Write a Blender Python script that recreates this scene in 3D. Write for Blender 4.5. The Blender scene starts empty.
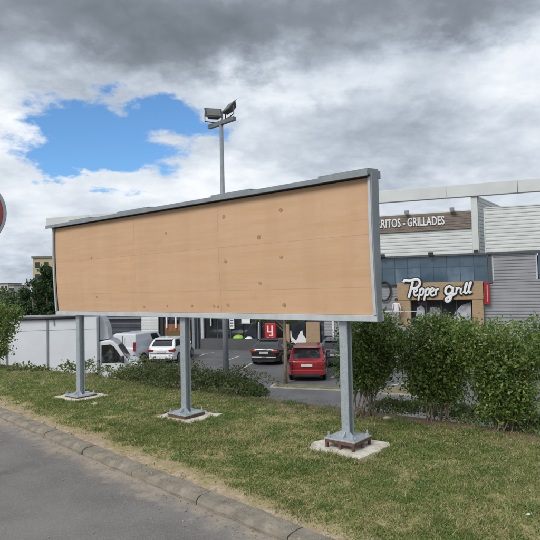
import bpy, math, random
import numpy as np
from mathutils import Vector, Matrix
random.seed(7); rng = np.random.default_rng(7)
rad = math.radians
sc = bpy.context.scene
COL = sc.collection

# ------------------------------------------------------------------ camera
CAM_H = 1.65
PITCH, ROLL, FOC = rad(2.1), rad(1.27), 540.0          # focal length in pixels of a 540 px wide picture
_f = Vector((0, math.cos(PITCH), math.sin(PITCH)))
_u0 = Vector((0, -math.sin(PITCH), math.cos(PITCH))); _r0 = Vector((1, 0, 0))
_r = _r0*math.cos(ROLL) - _u0*math.sin(ROLL)
_u = _u0*math.cos(ROLL) + _r0*math.sin(ROLL)
cd = bpy.data.cameras.new('camera'); cam = bpy.data.objects.new('camera', cd); COL.objects.link(cam)
cd.sensor_fit = 'HORIZONTAL'; cd.sensor_width = 36; cd.lens = 36*FOC/540
cd.clip_start = 0.05; cd.clip_end = 3000
m = Matrix.Identity(4)
for i in range(3):
    m[i][0] = _r[i]; m[i][1] = _u[i]; m[i][2] = -_f[i]
m[2][3] = CAM_H
cam.matrix_world = m
sc.camera = cam
def ray(px, py): return (px-270)*_r + (270-py)*_u + FOC*_f
def on_level(px, py, z=0.0):
    d = ray(px, py); k = (z-CAM_H)/d.z
    return Vector((d.x*k, d.y*k, z))
def at_depth(px, py, y):
    d = ray(px, py); k = y/d.y
    return Vector((d.x*k, y, CAM_H+d.z*k))

# ------------------------------------------------------------------ exposure, world, sun
sc.view_settings.view_transform = 'Standard'; sc.view_settings.look = 'None'
sc.view_settings.exposure = 0.22; sc.view_settings.gamma = 1.0
SUN_TO = Vector((-0.50, -0.60, 0.66)).normalized()
SUN_EL = math.asin(SUN_TO.z); SUN_AZ = math.atan2(SUN_TO.x, SUN_TO.y)
sl = bpy.data.lights.new('sun', 'SUN'); sl.energy = 2.0; sl.angle = rad(24); sl.color = (1, .96, .9)
so = bpy.data.objects.new('sun', sl); COL.objects.link(so)
so.rotation_euler = SUN_TO.to_track_quat('Z', 'Y').to_euler(); so.location = (0, 0, 40)

w = bpy.data.worlds.new('World'); sc.world = w; w.use_nodes = True
class NT:
    def __init__(s, nt): s.nt = nt
    def n(s, t, **kw):
        x = s.nt.nodes.new(t)
        for k, v in kw.items(): setattr(x, k, v)
        return x
    def put(s, sock, v):
        if hasattr(v, 'is_output'): s.nt.links.new(v, sock)
        else:
            if isinstance(v, (tuple, list)) and len(v) == 3 and sock.type == 'RGBA': v = (*v, 1)
            sock.default_value = v
    def m(s, op, a, b=None, c=None, clamp=False):
        x = s.n('ShaderNodeMath', operation=op, use_clamp=clamp); s.put(x.inputs[0], a)
        if b is not None: s.put(x.inputs[1], b)
        if c is not None: s.put(x.inputs[2], c)
        return x.outputs[0]
    def noise(s, vec, scale, detail=4, rough=.55, dist=0.0, out=0):
        x = s.n('ShaderNodeTexNoise'); x.noise_dimensions = '3D'
        if vec is not None: s.put(x.inputs['Vector'], vec)
        x.inputs['Scale'].default_value = scale; x.inputs['Detail'].default_value = detail
        x.inputs['Roughness'].default_value = rough; x.inputs['Distortion'].default_value = dist
        return x.outputs[out]
    def mix(s, fac, a, b):
        x = s.n('ShaderNodeMix', data_type='RGBA'); s.put(x.inputs[0], fac); s.put(x.inputs[6], a); s.put(x.inputs[7], b)
        return x.outputs[2]
    def smooth(s, v, lo, hi):
        x = s.n('ShaderNodeMapRange', interpolation_type='SMOOTHSTEP'); s.put(x.inputs[0], v)
        x.inputs[1].default_value = lo; x.inputs[2].default_value = hi
        return x.outputs[0]
    def ramp(s, v, stops):
        x = s.n('ShaderNodeValToRGB'); s.put(x.inputs[0], v); e = x.color_ramp.elements
        while len(e) < len(stops): e.new(.5)
        for i, (p, c) in enumerate(stops): e[i].position = p; e[i].color = (*c, 1)
        return x.outputs[0]
    def comb(s, x, y, z):
        c = s.n('ShaderNodeCombineXYZ'); s.put(c.inputs[0], x); s.put(c.inputs[1], y); s.put(c.inputs[2], z); return c.outputs[0]
wn = NT(w.node_tree); w.node_tree.nodes.clear()
tc = wn.n('ShaderNodeTexCoord').outputs['Generated']
sp = wn.n('ShaderNodeSeparateXYZ'); wn.put(sp.inputs[0], tc)
X, Y, Z = sp.outputs
az = wn.m('ARCTAN2', X, Y); el = wn.m('ARCSINE', Z)
zz = wn.m('ADD', wn.m('MAXIMUM', Z, 0.0), 0.30)
P = wn.comb(wn.m('DIVIDE', X, zz), wn.m('DIVIDE', Y, zz), 0.0)
nbig = wn.noise(P, 1.9, 8, .56, .15)
nfine = wn.noise(P, 6.5, 7, .58, .1)
dwarp = wn.m('MULTIPLY', wn.m('SUBTRACT', wn.noise(P, 3.4, 6, .62, 0), .5), .30)
dwarp2 = wn.m('MULTIPLY', wn.m('SUBTRACT', wn.noise(P, 4.4, 6, .62, 0), .5), .20)
azw = wn.m('ADD', az, dwarp); elw = wn.m('ADD', el, dwarp2)
def blob(px, py, wx, wy, wgt):
    d = ray(px, py).normalized(); a0 = math.atan2(d.x, d.y); e0 = math.asin(d.z)
    q = wn.m('ADD', wn.m('POWER', wn.m('ABSOLUTE', wn.m('DIVIDE', wn.m('SUBTRACT', azw, a0), wx/540)), 2),
             wn.m('POWER', wn.m('ABSOLUTE', wn.m('DIVIDE', wn.m('SUBTRACT', elw, e0), wy/540)), 2))
    return wn.m('MULTIPLY', wn.m('POWER', 2.718, wn.m('MULTIPLY', q, -1)), wgt)
def addall(L):
    t = L[0]
    for x in L[1:]: t = wn.m('ADD', t, x)
    return t
puff = wn.m('ABSOLUTE', wn.m('MULTIPLY_ADD', wn.noise(P, 5.2, 6, .55, .2), 2.0, -1.0))
dens = addall([
    wn.m('MULTIPLY', wn.m('SUBTRACT', puff, .22), .26),
    wn.m('MULTIPLY_ADD', wn.m('SUBTRACT', nbig, .5), 0.66, .72),
    wn.m('MULTIPLY', wn.m('SUBTRACT', nfine, .5), 0.22),
    blob(90, 22, 190, 54, -.42), blob(235, 48, 100, 28, -.15), blob(360, -12, 180, 40, -.26), blob(480, 5, 90, 30, -.25),
    blob(420, 142, 120, 34, -.20), blob(480, 20, 60, 22, -.10), blob(330, 112, 60, 12, -.10), blob(10, 275, 80, 18, -.15), blob(60, 205, 90, 16, -.10),
    blob(20, 125, 40, 22, .24), blob(200, 190, 110, 26, .22), blob(60, 215, 80, 20, .10), blob(520, 70, 55, 32, .18), blob(250, 92, 60, 14, .20),
    blob(330, 75, 80, 20, .10), blob(300, 250, 60, 20, .10)])
cloud = wn.ramp(dens, [(0.05, (.125, .145, .170)), (.30, (.215, .245, .285)), (.52, (.40, .455, .525)), (.72, (.60, .655, .72)), (.95, (.82, .85, .885))])
hole = addall([blob(62, 122, 48, 34, 1.0), blob(120, 142, 70, 36, 1.0), blob(180, 118, 48, 22, .85), blob(85, 168, 42, 16, .6)])
hmask = wn.smooth(wn.m('ADD', hole, wn.m('MULTIPLY', wn.m('SUBTRACT', nfine, .5), 1.0)), .40, .90)
sky = wn.n('ShaderNodeTexSky', sky_type='NISHITA', sun_disc=False, sun_elevation=SUN_EL, sun_rotation=SUN_AZ, air_density=1.0, dust_density=.3, ozone_density=2.5)
skyc = wn.n('ShaderNodeVectorMath', operation='MULTIPLY'); wn.put(skyc.inputs[0], sky.outputs[0]); skyc.inputs[1].default_value = (.084, .118, .142)
col = wn.mix(hmask, cloud, skyc.outputs[0])
bg = wn.n('ShaderNodeBackground'); wn.put(bg.inputs[0], col); bg.inputs[1].default_value = 1.0
wo = wn.n('ShaderNodeOutputWorld'); w.node_tree.links.new(bg.outputs[0], wo.inputs[0])

# ------------------------------------------------------------------ materials
MATS = {}
def pm(name, c1, c2=None, scale=6.0, rough=.6, bump=0.0, bscale=None, metal=0.0, spec=.5, coat=0.0, detail=5, stretch=None, lo=.35, hi=.65, trans=0.0):
    if name in MATS: return MATS[name]
    mt = bpy.data.materials.new(name); mt.use_nodes = True; t = NT(mt.node_tree)
    b = mt.node_tree.nodes['Principled BSDF']
    vec = t.n('ShaderNodeTexCoord').outputs['Object']
    if stretch:
        mp = t.n('ShaderNodeMapping'); t.put(mp.inputs[0], vec); mp.inputs['Scale'].default_value = stretch; vec = mp.outputs[0]
    if c2 is None: c2 = tuple(x*.82 for x in c1)
    nz = t.noise(vec, scale, detail, .6)
    t.put(b.inputs['Base Color'], t.mix(t.smooth(nz, lo, hi), c1, c2))
    b.inputs['Roughness'].default_value = rough; b.inputs['Metallic'].default_value = metal
    b.inputs['Specular IOR Level'].default_value = spec; b.inputs['Coat Weight'].default_value = coat
    if bump:
        bn = t.n('ShaderNodeBump'); bn.inputs['Strength'].default_value = bump; bn.inputs['Distance'].default_value = .02
        t.put(bn.inputs['Height'], t.noise(vec, bscale or scale*4, 4, .6)); t.put(b.inputs['Normal'], bn.outputs[0])
    MATS[name] = mt; return mt

def leafmat(name, dark, mid, light, translucent=.25, rough=.45):
    mt = bpy.data.materials.new(name); mt.use_nodes = True; t = NT(mt.node_tree); nt = mt.node_tree
    b = nt.nodes['Principled BSDF']
    rnd = t.n('ShaderNodeNewGeometry').outputs['Random Per Island']
    c = t.ramp(rnd, [(0, dark), (.55, mid), (1, light)])
    t.put(b.inputs['Base Color'], c); b.inputs['Roughness'].default_value = rough
    tr = t.n('ShaderNodeBsdfTranslucent'); t.put(tr.inputs[0], c)
    mx = t.n('ShaderNodeMixShader'); mx.inputs[0].default_value = translucent
    nt.links.new(b.outputs[0], mx.inputs[1]); nt.links.new(tr.outputs[0], mx.inputs[2])
    nt.links.new(mx.outputs[0], nt.nodes['Material Output'].inputs[0])
    MATS[name] = mt; return mt

# frame of the verge: kerb line and the far edge of the lawn
KA = rad(45.3); KD = Vector((math.cos(KA), -math.sin(KA), 0)); KN = Vector((math.sin(KA), math.cos(KA), 0)); K0 = Vector((-1.95, 5.89, 0))
EA = rad(36.8); ED = Vector((math.cos(EA), -math.sin(EA), 0)); EN = Vector((math.sin(EA), math.cos(EA), 0)); E0 = Vector((0.55, 7.82, 0))
LOT = -2.6

def ground_mat():
    mt = bpy.data.materials.new('lawn_soil'); mt.use_nodes = True; t = NT(mt.node_tree); b = mt.node_tree.nodes['Principled BSDF']
    pos = t.n('ShaderNodeNewGeometry').outputs['Position']
    dt = t.n('ShaderNodeVectorMath', operation='DOT_PRODUCT'); t.put(dt.inputs[0], pos); dt.inputs[1].default_value = KN
    d = t.m('SUBTRACT', dt.outputs['Value'], K0.dot(KN))
    n1 = t.noise(pos, 2.2, 5, .6); n2 = t.noise(pos, 14, 5, .65); n3 = t.noise(pos, 70, 4, .7)
    sand = t.mix(t.smooth(t.m('MULTIPLY_ADD', n2, .6, t.m('MULTIPLY', n3, .4)), .38, .62), (.48, .385, .275), (.25, .19, .125))
    soil = t.mix(t.smooth(n2, .35, .65), (.20, .19, .075), (.38, .31, .17))
    fac = t.smooth(t.m('ADD', d, t.m('MULTIPLY_ADD', t.m('SUBTRACT', n1, .5), 1.0, t.m('MULTIPLY', t.m('SUBTRACT', n2, .5), .6))), .05, .30)
    de = t.n('ShaderNodeVectorMath', operation='DOT_PRODUCT'); t.put(de.inputs[0], pos); de.inputs[1].default_value = EN
    ef = t.smooth(t.m('ADD', t.m('SUBTRACT', de.outputs['Value'], E0.dot(EN)), t.m('MULTIPLY', t.m('SUBTRACT', n1, .5), .8)), -.75, -.25)
    soil = t.mix(ef, soil, t.mix(n3, (.26, .185, .12), (.13, .095, .065)))
    t.put(b.inputs['Base Color'], t.mix(fac, sand, soil)); b.inputs['Roughness'].default_value = .95; b.inputs['Specular IOR Level'].default_value = .15
    bn = t.n('ShaderNodeBump'); bn.inputs['Strength'].default_value = .6; bn.inputs['Distance'].default_value = .02
    t.put(bn.inputs['Height'], n2); t.put(b.inputs['Normal'], bn.outputs[0]); return mt
def grass_mat():
    mt = bpy.data.materials.new('grass_blades'); mt.use_nodes = True; t = NT(mt.node_tree); nt = mt.node_tree; b = nt.nodes['Principled BSDF']
    g = t.n('ShaderNodeNewGeometry'); pos = g.outputs['Position']; rnd = g.outputs['Random Per Island']
    n1 = t.noise(pos, 1.1, 5, .62, .3); n2 = t.noise(pos, 5.5, 4, .6)
    green = t.ramp(rnd, [(0, (.10, .155, .036)), (.5, (.185, .255, .066)), (1, (.30, .355, .12))])
    straw = t.ramp(rnd, [(0, (.32, .27, .13)), (1, (.62, .53, .32))])
    k = t.m('ADD', t.m('MULTIPLY', t.m('SUBTRACT', n1, .5), 2.2), t.m('ADD', t.m('MULTIPLY', t.m('SUBTRACT', n2, .5), 1.6), t.m('MULTIPLY', t.m('SUBTRACT', t.m('FRACT', t.m('MULTIPLY', rnd, 37.7)), .5), 1.25)))
    c = t.mix(t.smooth(k, -.10, .62), green, straw)
    t.put(b.inputs['Base Color'], c); b.inputs['Roughness'].default_value = .6; b.inputs['Specular IOR Level'].default_value = .25
    tr = t.n('ShaderNodeBsdfTranslucent'); t.put(tr.inputs[0], c); mx = t.n('ShaderNodeMixShader'); mx.inputs[0].default_value = .38
    nt.links.new(b.outputs[0], mx.inputs[1]); nt.links.new(tr.outputs[0], mx.inputs[2]); nt.links.new(mx.outputs[0], nt.nodes['Material Output'].inputs[0])
    return mt
def asphalt_mat(name, base, kerb_dust):
    mt = bpy.data.materials.new(name); mt.use_nodes = True; t = NT(mt.node_tree); b = mt.node_tree.nodes['Principled BSDF']
    pos = t.n('ShaderNodeNewGeometry').outputs['Position']
    n1 = t.noise(pos, .9, 6, .6); n2 = t.noise(pos, 110, 4, .75); n3 = t.noise(pos, 9, 5, .6)
    v = t.n('ShaderNodeTexVoronoi'); t.put(v.inputs['Vector'], pos); v.inputs['Scale'].default_value = 130
    dk = tuple(x*.78 for x in base); lt = tuple(x*1.28 for x in base)
    c = t.mix(t.smooth(n1, .25, .75), dk, lt)
    c = t.mix(t.m('MULTIPLY', t.smooth(n3, .5, .75), .3), c, tuple(x*1.5 for x in base))
    c = t.mix(t.m('MULTIPLY', t.smooth(n2, .48, .70), .7), c, tuple(x*2.0 for x in base))
    c = t.mix(t.m('MULTIPLY', t.smooth(v.outputs['Distance'], .35, .05), .35), c, tuple(x*.6 for x in base))
    if kerb_dust:
        dt = t.n('ShaderNodeVectorMath', operation='DOT_PRODUCT'); t.put(dt.inputs[0], pos); dt.inputs[1].default_value = KN
        d = t.m('SUBTRACT', K0.dot(KN), dt.outputs['Value'])
        f = t.smooth(t.m('ADD', d, t.m('MULTIPLY_ADD', t.m('SUBTRACT', n3, .5), .55, t.m('MULTIPLY', t.m('SUBTRACT', n1, .5), .6))), .40, .06)
        c = t.mix(t.m('MULTIPLY', f, .70), c, (.43, .36, .28))
    t.put(b.inputs['Base Color'], c); b.inputs['Roughness'].default_value = .85; b.inputs['Specular IOR Level'].default_value = .3
    bn = t.n('ShaderNodeBump'); bn.inputs['Strength'].default_value = .5; bn.inputs['Distance'].default_value = .008
    t.put(bn.inputs['Height'], n2); t.put(b.inputs['Normal'], bn.outputs[0]); MATS[name] = mt; return mt

GALV = pm('galvanised_steel', (.42, .46, .49), (.34, .375, .405), 9, .45, .05, metal=.35)
def galv_mat():
    mt = bpy.data.materials.new('galvanised_spangle'); mt.use_nodes = True; t = NT(mt.node_tree); b = mt.node_tree.nodes['Principled BSDF']
    tcn = t.n('ShaderNodeTexCoord').outputs['Object']; v = t.n('ShaderNodeTexVoronoi'); t.put(v.inputs['Vector'], tcn); v.inputs['Scale'].default_value = 55
    sepc = t.n('ShaderNodeSeparateColor'); t.put(sepc.inputs[0], v.outputs['Color'])
    c = t.mix(sepc.outputs[0], (.36, .40, .435), (.46, .50, .53))
    mp = t.n('ShaderNodeMapping'); t.put(mp.inputs[0], tcn); mp.inputs['Scale'].default_value = (14, 14, .9)
    c = t.mix(t.m('MULTIPLY', t.smooth(t.noise(mp.outputs[0], 2.5, 5, .6), .5, .75), .45), c, (.27, .29, .305))
    c = t.mix(t.m('MULTIPLY', t.smooth(t.noise(tcn, 11, 6, .7), .60, .78), .5), c, (.30, .22, .15))
    t.put(b.inputs['Base Color'], c); b.inputs['Metallic'].default_value = .35; t.put(b.inputs['Roughness'], t.m('MULTIPLY_ADD', sepc.outputs[1], .2, .35)); return mt
GALV = galv_mat()
GALVD = pm('grey_paint', (.235, .26, .28), (.19, .215, .235), 5, .5)
GALVL = pm('pale_grey_trim', (.50, .53, .55), (.42, .45, .47), 6, .45)
RUST = pm('rusty_steel', (.085, .05, .04), (.16, .075, .05), 30, .85, .2)
CONC = pm('pale_concrete', (.68, .63, .55), (.42, .37, .29), 9, .95, .8, 40, detail=9, lo=.4, hi=.72)
KERBM = pm('kerb_concrete', (.40, .35, .28), (.22, .195, .155), 6, .95, 1.0, 90, lo=.25, hi=.75, detail=9)
WHITEP = pm('white_paint', (.78, .79, .80), (.70, .71, .72), 3, .35)
LINEW = pm('road_paint', (.62, .62, .60), (.36, .36, .35), 7, .8)
GLASSD = pm('dark_glass', (.018, .022, .026), (.03, .034, .04), 2, .06, spec=.6)
CARGLASS = pm('car_glass', (.02, .024, .027), (.028, .032, .036), 2, .05, spec=.7)
BLACKP = pm('black_plastic', (.018, .018, .019), (.026, .026, .027), 8, .6)
TYRE = pm('tyre_rubber', (.016, .016, .016), (.025, .024, .023), 10, .85)
RIMM = pm('alloy_rim', (.38, .39, .40), (.28, .29, .30), 4, .35, metal=.7)
BARK = pm('bark', (.30, .24, .18), (.16, .125, .09), 25, .9, .5, stretch=(1, 1, .25))
TRUNK = pm('pale_trunk', (.30, .235, .17), (.20, .15, .105), 14, .9, .3, stretch=(1, 1, .3))
SIGNRED = pm('sign_red', (.38, .012, .02), (.33, .01, .018), 4, .4)

# ------------------------------------------------------------------ mesh helpers
class MB:
    def __init__(s): s.v = []; s.f = []; s.mi = []
    def add(s, vs, fs, mi=0):
        o = len(s.v); s.v += [tuple(p) for p in vs]; s.f += [tuple(i+o for i in q) for q in fs]; s.mi += [mi]*len(fs); return s
    def box(s, x0, x1, y0, y1, z0, z1, mi=0):
        return s.add([(x0, y0, z0), (x1, y0, z0), (x1, y1, z0), (x0, y1, z0), (x0, y0, z1), (x1, y0, z1), (x1, y1, z1), (x0, y1, z1)],
                     [(0, 3, 2, 1), (4, 5, 6, 7), (0, 1, 5, 4), (1, 2, 6, 5), (2, 3, 7, 6), (3, 0, 4, 7)], mi)
    def hull(s, bottom, top, mi=0):
        n = len(bottom); f = [tuple(reversed(range(n))), tuple(range(n, 2*n))]
        f += [(i, (i+1) % n, n+(i+1) % n, n+i) for i in range(n)]
        return s.add(list(bottom)+list(top), f, mi)
    def prism(s, poly, axis, a, b, mi=0):          # poly in the two other axes, in order
        def mk(p, c): return (c, p[0], p[1]) if axis == 'x' else (p[0], c, p[1]) if axis == 'y' else (p[0], p[1], c)
        return s.hull([mk(p, a) for p in poly], [mk(p, b) for p in poly], mi)
    def tube(s, pts, rads, n=8, flat=None, cap=True, mi=0):
        pts = [Vector(p) for p in pts]
        if not hasattr(rads, '__len__'): rads = [rads]*len(pts)
        vs = []; prev = None
        for i, p in enumerate(pts):
            d = (pts[min(i+1, len(pts)-1)] - pts[max(i-1, 0)]).normalized()
            if flat is not None:
                a = d.cross(flat).normalized(); b = flat
            else:
                ref = prev if prev is not None else (Vector((1, 0, 0)) if abs(d.x) < .8 else Vector((0, 1, 0)))
                a = (ref - d*ref.dot(d)).normalized(); prev = a; b = d.cross(a)
            for k in range(n):
                t = 2*math.pi*k/n; fb = .16 if flat is not None else 1
                vs.append(p + a*math.cos(t)*rads[i] + b*math.sin(t)*rads[i]*fb)
        fs = [(i*n+k, i*n+(k+1) % n, (i+1)*n+(k+1) % n, (i+1)*n+k) for i in range(len(pts)-1) for k in range(n)]
        if cap: fs += [tuple(reversed(range(n))), tuple(range((len(pts)-1)*n, len(pts)*n))]
        return s.add(vs, fs, mi)
    def lathe(s, prof, c, axis, n=20, mi=0):       # prof = (radius, distance along axis)
        c = Vector(c); axis = Vector(axis).normalized(); a = axis.orthogonal().normalized(); b = axis.cross(a); vs = []
        for r, h in prof:
            for k in range(n):
                t = 2*math.pi*k/n; vs.append(c + axis*h + (a*math.cos(t)+b*math.sin(t))*r)
        fs = [(i*n+k, i*n+(k+1) % n, (i+1)*n+(k+1) % n, (i+1)*n+k) for i in range(len(prof)-1) for k in range(n)]
        fs += [tuple(reversed(range(n))), tuple(range((len(prof)-1)*n, len(prof)*n))]
        return s.add(vs, fs, mi)
    def build(s, name, mat, parent=None, smooth=False, bevel=0.0, subsurf=0):
        me = bpy.data.meshes.new(name); me.from_pydata(s.v, [], s.f)
        for x in (mat if isinstance(mat, (list, tuple)) else [mat]): me.materials.append(x)
        if any(s.mi): me.polygons.foreach_set('material_index', s.mi)
        if smooth: me.polygons.foreach_set('use_smooth', [True]*len(s.f))
        me.update(); o = bpy.data.objects.new(name, me); COL.objects.link(o)
        import bmesh
        bm = bmesh.new(); bm.from_mesh(me); bmesh.ops.recalc_face_normals(bm, faces=bm.faces); bm.to_mesh(me); bm.free()
        if bevel:
            md = o.modifiers.new('bevel', 'BEVEL'); md.width = bevel; md.segments = 2; md.limit_method = 'ANGLE'
        if subsurf:
            md = o.modifiers.new('sub', 'SUBSURF'); md.levels = subsurf; md.render_levels = subsurf
        if parent is not None: o.parent = parent
        return o
def empty(name, loc=(0, 0, 0), rz=0.0):
    o = bpy.data.objects.new(name, None); COL.objects.link(o); o.location = loc; o.rotation_euler = (0, 0, rz); o.empty_display_size = .2; return o
def tag(o, label, cat=None, group=None, kind=None):
    if label: o['label'] = label
    if cat: o['category'] = cat
    if group: o['group'] = group
    if kind: o['kind'] = kind
    return o
def struct(o, label=None, cat=None):
    o['kind'] = 'structure'
    return tag(o, label, cat)
def np_mesh(name, verts, faces, mat, parent=None, smooth=False):
    me = bpy.data.meshes.new(name); nv, nf, k = len(verts), len(faces), faces.shape[1]
    me.vertices.add(nv); me.vertices.foreach_set('co', np.ascontiguousarray(verts, dtype=np.float32).ravel())
    me.loops.add(nf*k); me.loops.foreach_set('vertex_index', np.ascontiguousarray(faces, dtype=np.int32).ravel())
    me.polygons.add(nf); me.polygons.foreach_set('loop_start', np.arange(0, nf*k, k, dtype=np.int32))
    me.materials.append(mat); me.update(calc_edges=True); me.validate()
    o = bpy.data.objects.new(name, me); COL.objects.link(o)
    if parent is not None: o.parent = parent
    return o
def vnoise(x, y, seed=0):
    xi = np.floor(x).astype(int); yi = np.floor(y).astype(int); fx = x-xi; fy = y-yi
    fx = fx*fx*(3-2*fx); fy = fy*fy*(3-2*fy)
    def h(a, b):
        q = np.sin(a*127.1+b*311.7+seed*74.7)*43758.5453; return q-np.floor(q)
    return (h(xi, yi)*(1-fx)+h(xi+1, yi)*fx)*(1-fy)+(h(xi, yi+1)*(1-fx)+h(xi+1, yi+1)*fx)*fy
def fbm(x, y, seed=0): return .55*vnoise(x, y, seed)+.3*vnoise(x*2.1, y*2.1, seed+1)+.15*vnoise(x*4.3, y*4.3, seed+2)

# ------------------------------------------------------------------ the setting
def sheet(name, corners, mat, nx=1, ny=1, zf=None):
    a, b, c, d = [Vector(p) for p in corners]; vs = []; fs = []
    for j in range(ny+1):
        for i in range(nx+1):
            u, v = i/nx, j/ny; p = (a*(1-u)+b*u)*(1-v)+(d*(1-u)+c*u)*v
            if zf: p.z = zf(p)
            vs.append(p)
    for j in range(ny):
        for i in range(nx):
            k = j*(nx+1)+i; fs.append((k, k+1, k+nx+2, k+nx+1))
    return MB().add(vs, fs).build(name, mat, smooth=bool(zf))
terr = struct(sheet('ground', [(-900, -300, -2.68), (900, -300, -2.68), (900, 1500, -2.68), (-900, 1500, -2.68)],
                    pm('far_ground', (.10, .12, .05), (.17, .16, .09), .05, .95)))
lotm = asphalt_mat('car_park_asphalt', (.115, .115, .12), False)
struct(sheet('car_park', [(-60, 9, LOT), (60, -40, LOT), (60, 62, LOT), (-60, 62, LOT)], lotm))
roadm = asphalt_mat('road_asphalt', (.158, .150, .143), True)
ka, kb = K0 - KD*30, K0 + KD*16
rk = struct(MB().add([ka-KN*.06+Vector((0, 0, -.06)), kb-KN*.06+Vector((0, 0, -.06)), kb-KN*40+Vector((0, 0, -.06)), ka-KN*40+Vector((0, 0, -.06))], [(0, 1, 2, 3)]).build('road', roadm))
# kerb, one stone after the other
kerb = struct(empty('kerb', K0))
kmesh = []
for v in range(4):
    b = MB(); L = .986
    n = 8
    prof = [(-.115, -.14), (-.12, -.035), (-.108, -.010), (-.075, .006), (.0, .010), (.05, .004), (.05, -.14)]
    vs = []
    for i in range(n+1):
        x = L*i/n
        for (q, z) in prof:
            jj = .0 if z < -.1 else 1
            vs.append((x, q+random.gauss(0, .0035)*jj, z+random.gauss(0, .003)*jj))
    k = len(prof); fs = [(i*k+j, i*k+j+1, (i+1)*k+j+1, (i+1)*k+j) for i in range(n) for j in range(k-1)]
    fs += [tuple(range(k)), tuple(range(n*k, n*k+k))]
    o = b.add(vs, fs).build('kerb_stone', KERBM, kerb); kmesh.append(o)
    o['used'] = 0
first = list(kmesh)
for i, kx in enumerate(range(-12, 9)):
    v = i % 4
    o = first[i] if i < 4 else first[v].copy()
    if i >= 4: COL.objects.link(o); o.parent = kerb
    o.location = KD*kx + Vector((0, 0, random.uniform(-.005, .003))) + KN*random.uniform(-.004, .004)
    o.rotation_euler = (random.uniform(-.012, .012), random.uniform(-.003, .003), -KA+random.uniform(-.003, .003))
for o in first:
    if 'used' in o: del o['used']
for o in kerb.children:
    if 'used' in o: del o['used']

# lawn: a strip between the kerb and the top of the bank, then the bank itself down to the car park
def lawn_point(a, t):
    k = K0 + KD*a + KN*.045
    # the point across, where the normal line from k meets the edge line
    u = (E0-k).dot(EN)/KN.dot(EN)
    return k, k + KN*u
vs = []; fs = []; NA = 90; TS = [0, .03, .06, .1, .16, .24, .33, .43, .53, .63, .73, .82, .9, .95, 1.0]
As = np.linspace(-28, 9.5, NA)
for a in As:
    k, e = lawn_point(a, 0)
    for t in TS:
        p = k.lerp(e, t); h = .035*(fbm(np.array([p.x*1.3+9]), np.array([p.y*1.3+40]))[0]-.5)*min(1, t*12)
        vs.append((p.x, p.y, h+(-.012 if t == 0 else 0)))
    for q, z in ((.25, -.10), (.7, -.45), (1.6, -1.05), (3.0, -1.95), (4.3, -2.72)):
        p = e + EN*q; vs.append((p.x, p.y, z+random.uniform(-.04, .04)))
nt_ = len(TS)+5
fs = [(i*nt_+j, (i+1)*nt_+j, (i+1)*nt_+j+1, i*nt_+j+1) for i in range(NA-1) for j in range(nt_-1)]
LAWNM = ground_mat()
struct(MB().add(vs, fs).build('lawn', LAWNM, smooth=True))
def lawn_z(x, y): return .035*(fbm(np.asarray(x)*1.3+9, np.asarray(y)*1.3+40)-.5)

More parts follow.
